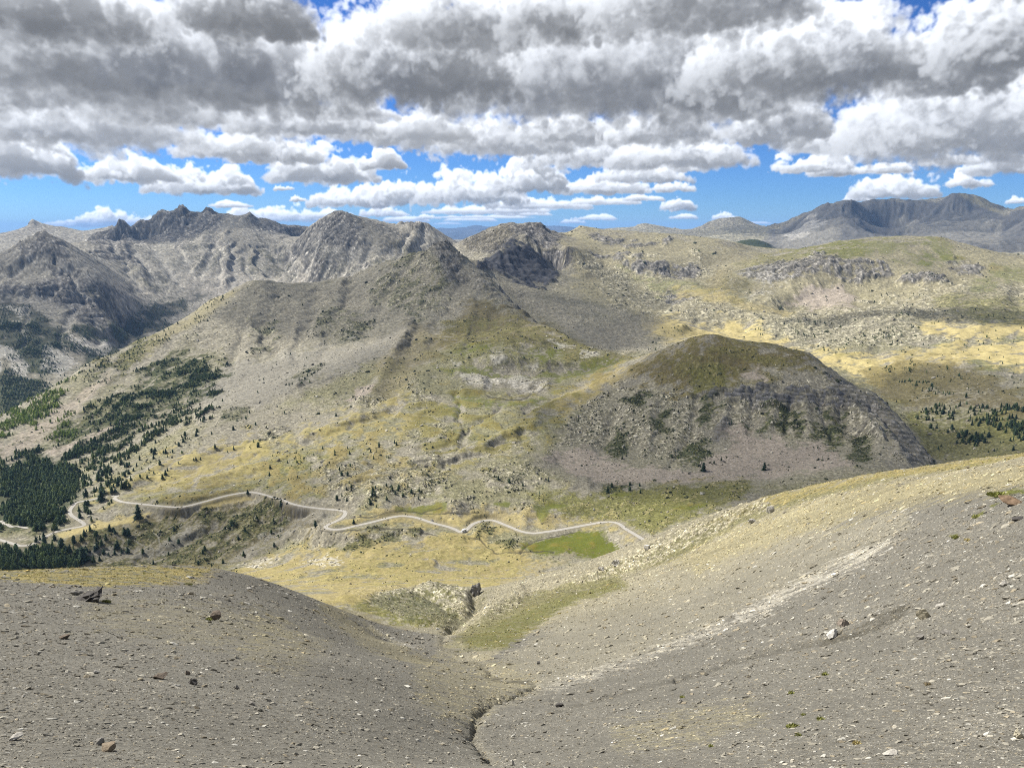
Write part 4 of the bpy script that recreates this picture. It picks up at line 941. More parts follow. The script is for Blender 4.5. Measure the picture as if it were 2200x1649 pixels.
for _k, _f in enumerate((3, 6, 12, 24)):
    _b = np.real(np.fft.ifftn(_wn * np.exp(-((np.log(_kk + 1e-6) - math.log(_f)) / 0.35) ** 2)))
    _b = np.roll(_b, 31 * _k, 0)
    BIL += (0.62 ** _k * np.abs(_b) / _b.std()).astype(np.float32); _tw += 0.62 ** _k
BIL = (BIL / _tw - 0.8)            # billow: sharp valleys, round tops, mean about 0
BIL = BIL.reshape(-1)


def vol(x, y, z):
    """trilinear lookup, period 1"""
    x = x * NV; y = y * NV; z = z * NV
    xi = np.floor(x); yi = np.floor(y); zi = np.floor(z)
    fx = (x - xi).astype(np.float32); fy = (y - yi).astype(np.float32); fz = (z - zi).astype(np.float32)
    xi = xi.astype(np.int32) % NV; yi = yi.astype(np.int32) % NV; zi = zi.astype(np.int32) % NV
    x1 = (xi + 1) % NV; y1 = (yi + 1) % NV; z1 = (zi + 1) % NV
    a = xi * (NV * NV); a1 = x1 * (NV * NV); b = yi * NV; b1 = y1 * NV
    c00 = BIL[a + b + zi] * (1 - fz) + BIL[a + b + z1] * fz
    c01 = BIL[a + b1 + zi] * (1 - fz) + BIL[a + b1 + z1] * fz
    c10 = BIL[a1 + b + zi] * (1 - fz) + BIL[a1 + b + z1] * fz
    c11 = BIL[a1 + b1 + zi] * (1 - fz) + BIL[a1 + b1 + z1] * fz
    c0 = c00 * (1 - fy) + c01 * fy; c1 = c10 * (1 - fy) + c11 * fy
    return c0 * (1 - fx) + c1 * fx


def cloud_image():
    lit = np.zeros((SKH, SKW), np.float32)       # premultiplied brightness
    alpha = np.zeros((SKH, SKW), np.float32)
    rng = np.random.default_rng(21)
    da = (SA1 - SA0) / SKW
    for (cx, by, w, h, solid) in sorted(CLOUDS, key=lambda c: -c[1]):
        az, tw = pix_polar(cx, by)
        el = math.atan(tw)
        wa = w / FPX * math.cos(el) * (1 / (1 + ((cx - 1100) / FPX) ** 2)) / math.cos(el); ha = h / FPX * 0.95   # angular size
        ic = (az - SA0) / da; jc = (el - SE0) / da
        hw = wa / 2 / da; hh = ha / da
        if ic + hw * 1.3 < 0 or ic - hw * 1.3 > SKW:
            continue
        i0, i1 = max(0, int(ic - hw * 1.25)), min(SKW, int(ic + hw * 1.25) + 1)
        j0, j1 = max(0, int(jc - hh * 0.6)), min(SKH, int(jc + hh * 1.35) + 1)
        if i1 - i0 < 2 or j1 - j0 < 2:
            continue
        e_ = max(el, 0.004)
        dep = 0.75                                # depth of the cloud relative to its width
        sl_ = math.tan(e_) * (wa / 2) * dep / ha  # rise of the sight line while crossing half the depth
        sl_ = min(sl_, 0.55)
        ii, jj = np.meshgrid(np.arange(i0, i1), np.arange(j0, j1))
        u = ((ii - ic) / hw).astype(np.float32).ravel(); v = ((jj - jc) / hh).astype(np.float32).ravel()
        nst = int(min(48, max(14, hh * 0.9)))
        off = rng.random(3)
        # billows keep a real size: bigger clouds show more of them
        fs = min(1.15, max(0.22, wa / R(17)))
        fx_, fz_ = fs * 0.62, fs * 0.62 * 2 * ha / wa
        ys = np.linspace(-1, 1, nst)
        step = 2.0 / nst
        sx, sy, sz = sun_dir
        # rotate the sun into the cloud's own frame (x across, y away, z up), in units of its half width / height
        ca, sa = math.cos(az), math.sin(az)
        lx = (sx * ca - sy * sa); ly = (sx * sa + sy * ca)
        asp = wa / 2 / ha
        L3 = np.array([lx, ly / dep, sz * asp]); L3 = L3 / np.linalg.norm([lx, ly, sz])
        jit = rng.random(u.shape).astype(np.float32)
        T = np.ones(u.shape, np.float32); S = np.zeros(u.shape, np.float32)
        K = 8.5 * solid

        def dens(x, y, z, fine=True):
            rho2 = x * x + y * y
            lump = 0.0
            n = vol(x * fx_ + off[0], y * fx_ * dep + off[1], z * fz_ + off[2])
            top = np.sqrt(np.maximum(0, 1 - rho2)) * (0.75 + 0.55 * n)
            edge = (1 - rho2) * 1.6
            d = np.minimum(np.minimum((top - z) * 2.2, edge), (z + 0.03 + 0.12 * n) * 5.0)
            if fine:
                n2 = vol(x * fx_ * 2.7 + off[1], y * fx_ * dep * 2.7 + off[2], z * fz_ * 2.7 + off[0])
                d = d + 0.75 * n2 * np.clip(1.6 - d, 0.25, 1) + 0.25 * n - 0.12
            else:
                d = d + 0.3 * n
            return np.clip(d * 2.6, 0, 1)
        for y0 in ys:
            act = np.nonzero(T > 0.02)[0]
            if len(act) == 0:
                break
            uu = u[act]; yy = np.full(uu.shape, y0, np.float32) + (jit[act] - 0.5) * step * 0.5
            zz = v[act] + yy * sl_
            ok = (zz > -0.3) & (zz < 1.4) & (uu * uu + yy * yy < 1.15)
            if not ok.any():
                continue
            act = act[ok]; uu = uu[ok]; yy = yy[ok]; zz = zz[ok]
            d = dens(uu, yy, zz)
            ok = d > 0.01
            act = act[ok]; uu = uu[ok]; yy = yy[ok]; zz = zz[ok]; d = d[ok]
            if len(act) == 0:
                continue
            tau = np.zeros(d.shape, np.float32)
            for q, ql in ((0.10, 0.16), (0.30, 0.26), (0.6, 0.4)):
                tau += ql * dens(uu + L3[0] * q, yy + L3[1] * q, zz + L3[2] * q, q < 0.2)
            tau *= K * (0.52 + 0.45 * min(1.0, wa / R(20)))
            sun_ = 0.85 * np.exp(-tau) + 0.42 * np.exp(-tau * 0.28)
            amb = 0.15 + 0.22 * np.clip(zz, 0, 1) + 0.10 * (el < R(8))
            val = sun_ * 0.86 * (0.5 + 0.5 * np.clip(zz * 2.0, 0, 1)) + amb
            a = 1 - np.exp(-d * K * step * 1.1)
            S[act] += T[act] * a * val
            T[act] *= 1 - a
        al = (1 - T).reshape(jj.shape); Sv = S.reshape(jj.shape)
        # distance pales a cloud towards the colour of the air
        lit[j0:j1, i0:i1] = lit[j0:j1, i0:i1] * (1 - al) + Sv
        alpha[j0:j1, i0:i1] = alpha[j0:j1, i0:i1] * (1 - al) + al
    for a_ in (lit, alpha):       # settle the sampling grain of the big near clouds
        b_ = a_.copy()
        b_[1:-1, 1:-1] = (3 * a_[1:-1, 1:-1] + a_[:-2, 1:-1] + a_[2:, 1:-1] + a_[1:-1, :-2] + a_[1:-1, 2:]) / 7
        wv = sstep(R(4), R(9), np.linspace(SE0, SE1, SKH))[:, None].astype(np.float32)
        a_[:] = a_ * (1 - wv) + b_ * wv
    return lit, alpha

# ------------------------------------------------------------------ building helpers
def mat(name, rough=0.9, spec=0.15):
    m = bpy.data.materials.new(name); m.use_nodes = True
    nt = m.node_tree; b = nt.nodes['Principled BSDF']
    b.inputs['Roughness'].default_value = rough
    b.inputs['Specular IOR Level'].default_value = spec
    return m, nt, b


def simple_mat(name, c, rough=0.9, spec=0.15, var=0.25, scale=3.0):
    m, nt, b = mat(name, rough, spec)
    tc = nt.nodes.new('ShaderNodeTexCoord'); n = nt.nodes.new('ShaderNodeTexNoise'); n.inputs['Scale'].default_value = scale
    n.inputs['Detail'].default_value = 6
    oi = nt.nodes.new('ShaderNodeObjectInfo')
    ad = nt.nodes.new('ShaderNodeVectorMath'); ad.operation = 'ADD'
    nt.links.new(tc.outputs['Object'], ad.inputs[0]); nt.links.new(oi.outputs['Random'], ad.inputs[1]); nt.links.new(ad.outputs[0], n.inputs['Vector'])
    r = nt.nodes.new('ShaderNodeValToRGB')
    r.color_ramp.elements[0].position = .3; r.color_ramp.elements[1].position = .7
    r.color_ramp.elements[0].color = tuple(v * (1 - var) for v in c) + (1,)
    r.color_ramp.elements[1].color = tuple(v * (1 + var) for v in c) + (1,)
    nt.links.new(n.outputs['Fac'], r.inputs['Fac']); nt.links.new(r.outputs['Color'], b.inputs['Base Color'])
    return m


def attr_mat(name, rough=0.92, spec=0.08, fine=True):
    """colour from what was laid on the ground, broken up by small stones and roughened"""
    m, nt, b = mat(name, rough, spec)
    a = nt.nodes.new('ShaderNodeAttribute'); a.attribute_name = 'Col'
    if fine:
        tc = nt.nodes.new('ShaderNodeNewGeometry')
        n1 = nt.nodes.new('ShaderNodeTexNoise'); n1.inputs['Scale'].default_value = 9.0; n1.inputs['Detail'].default_value = 5
        nt.links.new(tc.outputs['Position'], n1.inputs['Vector'])
        mr = nt.nodes.new('ShaderNodeMapRange'); mr.inputs[1].default_value = .3; mr.inputs[2].default_value = .7; mr.inputs[3].default_value = .78; mr.inputs[4].default_value = 1.22
        nt.links.new(n1.outputs['Fac'], mr.inputs[0])
        mx = nt.nodes.new('ShaderNodeVectorMath'); mx.operation = 'SCALE'
        nt.links.new(a.outputs['Color'], mx.inputs[0]); nt.links.new(mr.outputs[0], mx.inputs['Scale'])
        nt.links.new(mx.outputs[0], b.inputs['Base Color'])
        bp = nt.nodes.new('ShaderNodeBump'); bp.inputs['Strength'].default_value = 0.6; bp.inputs['Distance'].default_value = 0.05
        nt.links.new(n1.outputs['Fac'], bp.inputs['Height']); nt.links.new(bp.outputs[0], b.inputs['Normal'])
    else:
        nt.links.new(a.outputs['Color'], b.inputs['Base Color'])
    return m


def mesh_np(name, verts, faces, mats, cols=None, parent=None, smooth=False, loc=None, fmat=None):
    """faces: (n,3) or (n,4) int array, or a list of such arrays"""
    fl = faces if isinstance(faces, list) else [faces]
    me = bpy.data.meshes.new(name)
    verts = np.asarray(verts, np.float32)
    me.vertices.add(len(verts)); me.vertices.foreach_set('co', verts.ravel())
    nl = sum(f.size for f in fl); nf = sum(len(f) for f in fl)
    me.loops.add(nl); me.polygons.add(nf)
    me.loops.foreach_set('vertex_index', np.concatenate([f.ravel() for f in fl]).astype(np.int32))
    tot = np.concatenate([np.full(len(f), f.shape[1], np.int32) for f in fl])
    me.polygons.foreach_set('loop_start', np.concatenate([[0], np.cumsum(tot)[:-1]]).astype(np.int32))
    if fmat is not None:
        me.polygons.foreach_set('material_index', np.asarray(fmat, np.int32))
    for m in (mats if isinstance(mats, (list, tuple)) else [mats]):
        me.materials.append(m)
    if cols is not None:
        ca = me.attributes.new('Col', 'FLOAT_COLOR', 'POINT')
        c4 = np.ones((len(verts), 4), np.float32); c4[:, :3] = cols
        ca.data.foreach_set('color', c4.ravel())
    me.update(calc_edges=True)
    me.polygons.foreach_set('use_smooth', np.full(nf, bool(smooth)))
    o = bpy.data.objects.new(name, me); col.objects.link(o)
    if parent is not None:
        o.parent = parent
    if loc is not None:
        o.location = loc
    return o


def tag(o, label=None, cat=None, group=None, kind=None):
    if label: o['label'] = label
    if cat: o['category'] = cat
    if group: o['group'] = group
    if kind: o['kind'] = kind
    return o


def empty(name, loc):
    o = bpy.data.objects.new(name, None); col.objects.link(o); o.location = loc
    o.empty_display_size = 0.3
    return o


# ------------------------------------------------------------------ world
world = bpy.data.worlds.new("World"); scene.world = world; world.use_nodes = True
nt = world.node_tree; bg = nt.nodes['Background']
bg.inputs['Strength'].default_value = 0.057
sky = nt.nodes.new('ShaderNodeTexSky'); sky.sky_type = 'NISHITA'; sky.sun_disc = False
sky.sun_elevation = SUN_EL; sky.sun_rotation = SUN_AZ; sky.altitude = 2700; sky.air_density = 1.0; sky.dust_density = 0.3; sky.ozone_density = 2.5
LIT, ALP = cloud_image()
img = bpy.data.images.new("cloud_volumes", SKW, SKH, alpha=False, float_buffer=True)
img.colorspace_settings.name = 'Non-Color'
buf = np.ones((SKH, SKW, 4), np.float32); buf[..., 0] = LIT; buf[..., 1] = ALP; buf[..., 2] = 0
img.pixels.foreach_set(buf.ravel()); img.update(); img.pack()


def mnode(op, a=None, b=None, c=None):
    n = nt.nodes.new('ShaderNodeMath'); n.operation = op
    for k, v in enumerate((a, b, c)):
        if v is None: continue
        if isinstance(v, (int, float)): n.inputs[k].default_value = v
        else: nt.links.new(v, n.inputs[k])
    return n.outputs[0]


tc = nt.nodes.new('ShaderNodeTexCoord'); sp = nt.nodes.new('ShaderNodeSeparateXYZ')
nt.links.new(tc.outputs['Generated'], sp.inputs[0])
azn = mnode('ARCTAN2', sp.outputs[0], sp.outputs[1]); eln = mnode('ARCSINE', sp.outputs[2])
un = mnode('DIVIDE', mnode('SUBTRACT', azn, SA0), SA1 - SA0); vn = mnode('DIVIDE', mnode('SUBTRACT', eln, SE0), SE1 - SE0)
un = mnode('PINGPONG', un, 1.0); vn = mnode('PINGPONG', vn, 0.97)
cb = nt.nodes.new('ShaderNodeCombineXYZ'); nt.links.new(un, cb.inputs[0]); nt.links.new(vn, cb.inputs[1])
it = nt.nodes.new('ShaderNodeTexImage'); it.image = img; it.extension = 'EXTEND'; it.interpolation = 'Cubic'
nt.links.new(cb.outputs[0], it.inputs['Vector'])
ss = nt.nodes.new('ShaderNodeSeparateColor'); nt.links.new(it.outputs['Color'], ss.inputs[0])
# blue sky, deepened as it is up at 2700 m
hs = nt.nodes.new('ShaderNodeHueSaturation'); hs.inputs['Saturation'].default_value = 1.15; hs.inputs['Value'].default_value = 1.0
nt.links.new(sky.outputs[0], hs.inputs['Color'])
om = mnode('SUBTRACT', 1.0, ss.outputs[1])
sc = nt.nodes.new('ShaderNodeVectorMath'); sc.operation = 'SCALE'; bl = nt.nodes.new('ShaderNodeVectorMath'); bl.operation = 'MULTIPLY'; bl.inputs[1].default_value = (.46, .73, 1.16); nt.links.new(hs.outputs[0], bl.inputs[0])
nt.links.new(bl.outputs[0], sc.inputs[0]); nt.links.new(om, sc.inputs['Scale'])
mx = nt.nodes.new('ShaderNodeVectorMath'); mx.operation = 'SCALE'; mx.inputs[0].default_value = (9.5, 9.85, 10.4); nt.links.new(ss.outputs[0], mx.inputs['Scale'])
ad = nt.nodes.new('ShaderNodeVectorMath'); ad.operation = 'ADD'; nt.links.new(sc.outputs[0], ad.inputs[0]); nt.links.new(mx.outputs[0], ad.inputs[1])
nt.links.new(ad.outputs[0], bg.inputs['Color'])

# ------------------------------------------------------------------ terrain objects
M_GROUND = attr_mat('alpine_ground')
PXF, PYF = to_pix(X, Y, Z)
_w = Z / RR
VIS = (_w >= np.maximum.accumulate(np.vstack([np.full((1, NC), -9, np.float32), _w[:-1]]), axis=0) - 1e-5) & (Y > 0.5) & (PXF > -30) & (PXF < 2230) & (PYF < 1680)
ZONE = np.full(X.shape, 3, np.int8)
_dome = np.interp(AZ, [-1.2, -0.05, 0.09, 0.12, 0.25, 0.42, 0.55, 1.2], [2860, 2860, 2860, 1700, 1500, 1400, 1180, 1180])[None]
ZONE[RR > 14000] = 4
ZONE[(RR < 4700) & (TH > 0.075)] = 2
ZONE[RR < _dome] = 1
ZONE[NEARM & (RR < 460)] = 0
ids = np.arange(NR * NC).reshape(NR, NC)
q = np.stack([ids[:-1, :-1], ids[:-1, 1:], ids[1:, 1:], ids[1:, :-1]], -1)[:, :, ::-1]
zq = ZONE[:-1, :-1]
VALL = np.stack([X, Y, Z], -1).reshape(-1, 3); CALL = C.reshape(-1, 3)
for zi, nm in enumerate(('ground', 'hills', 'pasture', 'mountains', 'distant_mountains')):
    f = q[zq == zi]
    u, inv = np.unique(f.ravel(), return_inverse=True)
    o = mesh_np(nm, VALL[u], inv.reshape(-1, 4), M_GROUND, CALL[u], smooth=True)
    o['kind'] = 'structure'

# ------------------------------------------------------------------ looking up the ground under a point of the photograph
PW, PH = 1100, 825
GIDX = np.full((PH, PW), -1, np.int64)
_vi = np.nonzero(VIS.ravel())[0][::-1]
_qx = (PXF.ravel()[_vi] / 2).astype(int); _qy = (PYF.ravel()[_vi] / 2).astype(int)
_ok = (_qx >= 0) & (_qx < PW) & (_qy >= 0) & (_qy < PH)
GIDX[_qy[_ok], _qx[_ok]] = _vi[_ok]
for _k in range(3):               # fill pinholes from the neighbours
    for sh in ((0, 1), (0, -1), (1, 0), (-1, 0)):
        s_ = np.roll(GIDX, sh, (0, 1)); GIDX = np.where(GIDX < 0, s_, GIDX)
XF, YF, ZF, RF = X.ravel(), Y.ravel(), Z.ravel(), RR.ravel()


def ground_at(px, py):
    i = GIDX[min(PH - 1, max(0, int(py / 2))), min(PW - 1, max(0, int(px / 2)))]
    return np.array([XF[i], YF[i], ZF[i]], float), float(RF[i])


def spots(s, n, dmin, dmax, rng, clump=0.0, thr=-9):
    """random ground points inside a patch of the photograph"""
    pts = P(s)
    x0, y0 = np.maximum(pts.min(0), 0); x1, y1 = pts.max(0)
    m = 6 if clump == 0 else 14
    cx = rng.uniform(x0, x1, n * m * 2); cy = rng.uniform(y0, y1, n * m * 2)
    sd = poly_sd(cx.astype(np.float32), cy.astype(np.float32), pts)
    ii = GIDX[np.clip((cy / 2).astype(int), 0, PH - 1), np.clip((cx / 2).astype(int), 0, PW - 1)]
    ok = (sd + rng.normal(0, 5, len(sd)) + (34 * (n > 100) + 30 * (n > 1500)) * NM.ravel()[np.maximum(ii, 0)] + 25 * (n > 1500) * NB.ravel()[np.maximum(ii, 0)] > 0) & (ii >= 0) & (cx < 2199)
    ii = ii[ok]
    ok = (RF[ii] > dmin) & (RF[ii] < dmax)
    ii = ii[ok]
    if clump > 0:
        key = NM.ravel()[ii] * 0.8 + NB.ravel()[ii] * 0.5 + rng.normal(0, 1.0 / clump, len(ii)) * 0.3
        ii = ii[np.argsort(-key)][: int(n * 2.2)]
        rng.shuffle(ii)
    return ii[:n]


# ------------------------------------------------------------------ road: a narrow tarmac ribbon laid on its bench
# rest it on the ground as built
def ground_z(x, y):
    t = np.arctan2(x, y); l = np.log(np.hypot(x, y))
    fr = np.interp(l, LR, np.arange(NR)); fc = np.interp(t, AZ, np.arange(NC))
    a = np.clip(fr.astype(int), 0, NR - 2); b = np.clip(fc.astype(int), 0, NC - 2)
    u = fr - a; v = fc - b
    return (Z[a, b] * (1 - v) + Z[a, b + 1] * v) * (1 - u) + (Z[a + 1, b] * (1 - v) + Z[a + 1, b + 1] * v) * u


def ribbon(name, pts, half, lift, material, n_across=5, wob=0.0):
    tan = np.gradient(pts[:, :2], axis=0); tan /= np.linalg.norm(tan, axis=1, keepdims=True) + 1e-9
    nor = np.stack([-tan[:, 1], tan[:, 0]], 1)
    off = np.linspace(-half, half, n_across)
    xy = pts[:, None, :2] + nor[:, None] * off[None, :, None] * (1 + wob * np.sin(np.arange(len(pts)) * 1.7)[:, None, None])
    zz = ground_z(xy[..., 0].ravel(), xy[..., 1].ravel()).reshape(xy.shape[:2])
    zc = zz.mean(1)
    for _k in range(4):
        zc[1:-1] = np.maximum(zc[1:-1], (zc[:-2] + 2 * zc[1:-1] + zc[2:]) / 4)
    v = np.concatenate([xy, np.broadcast_to(zc[:, None, None], xy.shape[:2] + (1,)) + lift], 2).reshape(-1, 3)
    # skirts so that the edge has thickness
    n = len(pts); g = np.arange(n * n_across).reshape(n, n_across)
    low = v.reshape(n, n_across, 3)[:, [0, -1]].copy(); low[..., 2] -= 0.5
    base = len(v); v = np.vstack([v, low.reshape(-1, 3)])
    lo = base + np.arange(n * 2).reshape(n, 2)
    f = np.stack([g[:-1, :-1], g[1:, :-1], g[1:, 1:], g[:-1, 1:]], -1).reshape(-1, 4)
    f1 = np.stack([lo[:-1, 0], lo[1:, 0], g[1:, 0], g[:-1, 0]], -1); f2 = np.stack([g[:-1, -1], g[1:, -1], lo[1:, 1], lo[:-1, 1]], -1)
    return mesh_np(name, v, np.vstack([f, f1, f2]), material)


M_ROAD = simple_mat('old_tarmac', (.31, .295, .26), .9, .1, .12, .4)
rd = ribbon('road', rw, 2.5, 0.12, M_ROAD)
rd['kind'] = 'structure'
LOWER = P("-8,1117 8,1122 17,1126 27,1130 42,1131 59,1134")
lw = np.array([ground_at(max(x, 1), y)[0] for x, y in LOWER]); lw = catmull(lw, 5)
tk = ribbon('road', lw, 2.3, 0.3, M_ROAD); tk['kind'] = 'structure'

# ------------------------------------------------------------------ trees
M_NEEDLE = []
for i_, c_ in enumerate(((.040, .064, .036), (.055, .080, .034), (.150, .200, .045))):
    M_NEEDLE.append(simple_mat('needles_%s' % ('dark', 'mid', 'light')[i_], c_, .85, .1, .35, 1.2))
M_BARK = simple_mat('bark', (.09, .07, .055), .95, .05)


def conifer(rng, clumps, kind):
    """trunk and crown of a mountain conifer one unit high; the crown is a core with many ragged sprays standing off it"""
    v, f = [], []
    wid = {0: .22, 1: .30, 2: .26}[kind]
    # trunk
    tv, tf = [], []
    for k in range(5):
        a = 2 * math.pi * k / 5
        tv.append((.030 * math.cos(a), .030 * math.sin(a), -.08)); tv.append((.012 * math.cos(a), .012 * math.sin(a), .6))
    for k in range(5):
        a = 2 * k; b = 2 * ((k + 1) % 5)
        tf.append((a, b, b + 1, a + 1))
    prof = lambda z: wid * (1 - z) ** .75 * (0.55 + 0.45 * min(1, (z + .02) / .16)) if kind != 1 else wid * math.sqrt(max(0, 1 - (2.0 * z - 0.9) ** 2 / 1.25)) * .95
    n = 7
    rings = [.07, .22, .42, .62, .82, .99]
    for z in rings:
        for k in range(n):
            a = 2 * math.pi * (k + .5 * rng.random()) / n
            r = prof(z) * rng.uniform(.55, .85)
            v.append((r * math.cos(a), r * math.sin(a), z))
    for i in range(len(rings) - 1):
        for k in range(n):
            f.append((i * n + k, i * n + (k + 1) % n, (i + 1) * n + (k + 1) % n)); f.append((i * n + k, (i + 1) * n + (k + 1) % n, (i + 1) * n + k))
    for _ in range(clumps):
        z = rng.random() ** 1.25 * .95 + .03
        a = rng.random() * 2 * math.pi
        r = prof(z)
        s = rng.uniform(.07, .14) * (1.15 - .6 * z)
        c = np.array((r * .72 * math.cos(a), r * .72 * math.sin(a), z))
        out = np.array((math.cos(a), math.sin(a), rng.uniform(-.45, .25)))
        sidev = np.array((-math.sin(a), math.cos(a), rng.uniform(-.4, .4)))
        b = len(v)
        v += [tuple(c - sidev * s * .6), tuple(c + sidev * s * .6), tuple(c + out * s * rng.uniform(1.0, 2.0) + sidev * rng.uniform(-.3, .3) * s)]
        f.append((b, b + 1, b + 2))
    return np.array(tv), np.array(tf), np.array(v), np.array(f)


_tr = np.random.default_rng(77)
PROTO = []
for k in range(6):
    tv, tf, cv, cf = conifer(_tr, 170, (0, 2, 1)[k % 3])
    me_v = np.vstack([tv, cv])
    o = mesh_np('conifer', me_v, [tf, cf + len(tv)], [M_BARK, M_NEEDLE[(0, 1, 0, 1, 0, 1)[k]]], fmat=[0] * len(tf) + [1] * len(cf))
    PROTO.append(o)
    col.objects.unlink(o)
LOWP = [conifer(_tr, 26, (0, 2, 1)[k % 3]) for k in range(5)]

# where trees stand: outline, distance range, how many, height range in metres, clumping, label for the single ones, group
TREE_LONE = [  # px, py of the foot, height m, label
    (296, 1112, 21, 'large lone dark conifer on the yellow grass strip just below the road'),
    (1304, 1056, 9, 'short conifer standing at the left end of the dark scrub under the pinkish dome scree'),
    (1510, 1010, 12, 'solitary conifer low on the pink scree apron of the dome hill'),
    (533, 1060, 7, 'small conifer touching the road at its highest bend above the dark gully'),
    (602, 1086, 9, 'small round conifer just under the road where it bends down to the right'),
    (676, 1128, 8, 'little conifer at the edge of the dark slope left of the tight hairpin'),
    (758, 1122, 6, 'tiny conifer in pale grass just right of the tight hairpin'),
    (219, 1075, 17, 'tall dark conifer beside the upper road left of the first hairpin'),
    (184, 1066, 15, 'conifer at the lower rim of the dense wood above the upper road'),
    (420, 935, 9, 'lone conifer on the pale scree between the scrub band and the yellow terraces'),
    (500, 922, 9, 'lone conifer on the scree right of the narrow belt of trees'),
    (720, 892, 7, 'lone conifer out on the grey scree left of the reddish stone patch'),
    (1640, 1008, 11, 'dark conifer in the scrub patch at the foot of the dome hill'),
    (178, 1205, 20, 'tall conifer on the pale stony bank below the lowest road bend'),
]
GROUPS = [
    ("1900,800 1990,775 2080,800 2140,850 2120,880 2000,860 1960,830", 1350, 2200, 110, 6, 11, 2.0, 'dark conifer in the loose upper grove on the brown slope right of the dome hill', 'grove on the brown slope right of the dome hill'),
    ("1960,880 2050,850 2200,870 2200,960 2120,970 2010,980 1980,930", 1100, 1800, 330, 8, 14, 1.0, 'dark conifer in the open wood just above the right foreground ridge', 'open wood above the right foreground ridge'),
    ("1620,700 1700,690 1740,720 1900,700 1960,690 1930,740 1800,755 1700,760 1640,735", 1900, 2700, 150, 6, 10, 1.2, 'small conifer dotted over the sunlit yellow pasture behind the dome hill', 'conifers dotted over the sunlit pasture'),
    ("1640,650 1750,660 1900,630 2100,640 2150,680 2000,700 1850,680 1700,690 1600,670", 2200, 3100, 110, 6, 9, 0.8, 'tiny conifer dotted over the pale rocky ground under the grey crags', 'conifers dotted under the grey crags'),
    ("1370,690 1480,690 1500,720 1430,760 1380,755", 1800, 2700, 45, 6, 9, 1.0, 'tiny conifer at the end of the grey scree valley left of the dome hill', 'conifers at the end of the scree valley'),
    ("1940,740 2200,700 2200,840 2080,790", 1500, 2300, 30, 6, 10, 0, 'scattered conifer on the far right yellow slope', 'conifers scattered on the far right slope'),
    ("230,1000 300,960 400,930 520,900 640,880 560,960 420,1010 300,1050 250,1060", 1000, 1900, 75, 7, 13, 1.0, 'conifer scattered over the yellow grass terraces above the long straight road', 'conifers on the terraces above the road'),
    ("170,1030 230,990 280,1010 270,1060 200,1062", 1000, 1600, 50, 9, 17, 0.8, 'tall conifer in the small copse just above the first hairpin', 'copse above the first hairpin'),
    ("160,1085 190,1075 200,1110 170,1120", 950, 1500, 12, 9, 14, 0, 'conifer inside the loop of the lower hairpin', 'conifers in the loop of the lower hairpin'),
    ("60,1150 200,1135 280,1140 330,1190 250,1220 150,1210 100,1180", 800, 1300, 45, 8, 16, 0.5, 'conifer on the scrubby bank under the lowest visible road', 'conifers on the bank under the lowest road'),
    ("330,1130 600,1110 640,1160 480,1215 330,1220", 780, 1250, 55, 5, 10, 0.8, 'small conifer in the dark scrub gully between the road and the near shoulder', 'small conifers in the dark scrub gully'),
    ("680,1060 760,1040 900,1040 930,1080 800,1090 700,1085", 800, 1200, 35, 5, 9, 0.6, 'small conifer among the pale boulders right above the tight hairpin', 'small conifers among boulders above the hairpin'),
    ("1060,1030 1180,1010 1180,1050 1070,1075", 780, 1200, 12, 5, 8, 0, 'little conifer on the rocky knoll under the pink scree apron', 'little conifers on the rocky knoll'),
    ("560,990 800,930 900,960 760,1040 600,1040", 900, 1500, 45, 5, 9, 0.4, 'small conifer scattered over the boulder-strewn grass in the middle slope', 'small conifers on the boulder-strewn middle slope'),
    ("1280,930 1560,900 1700,900 1850,960 1800,1010 1500,1000 1320,1000", 880, 1350, 45, 4, 8, 0.8, 'low conifer among the dark scrub streaks on the dome hill face', 'low conifers on the dome hill face'),
    ("1290,1035 1380,1030 1380,1055 1300,1060", 800, 1100, 10, 5, 8, 0, 'low conifer in the dark scrub at the foot of the dome scree', 'low conifers at the foot of the dome scree'),
    ("500,800 640,760 700,780 620,830 500,850", 1300, 2200, 25, 5, 9, 0.6, 'small conifer in the scree basin under the middle ridge', 'small conifers in the scree basin'),
    ("620,830 645,800 690,790 660,830", 1300, 2000, 16, 7, 11, 0, 'conifer in the dark streak of trees on the grey scree', 'dark streak of trees on the scree'),
    ("450,890 540,880 540,900 460,905", 1100, 1900, 16, 6, 10, 0, 'conifer in the short row at the lower edge of the grey scree', 'short row at the scree edge'),
]
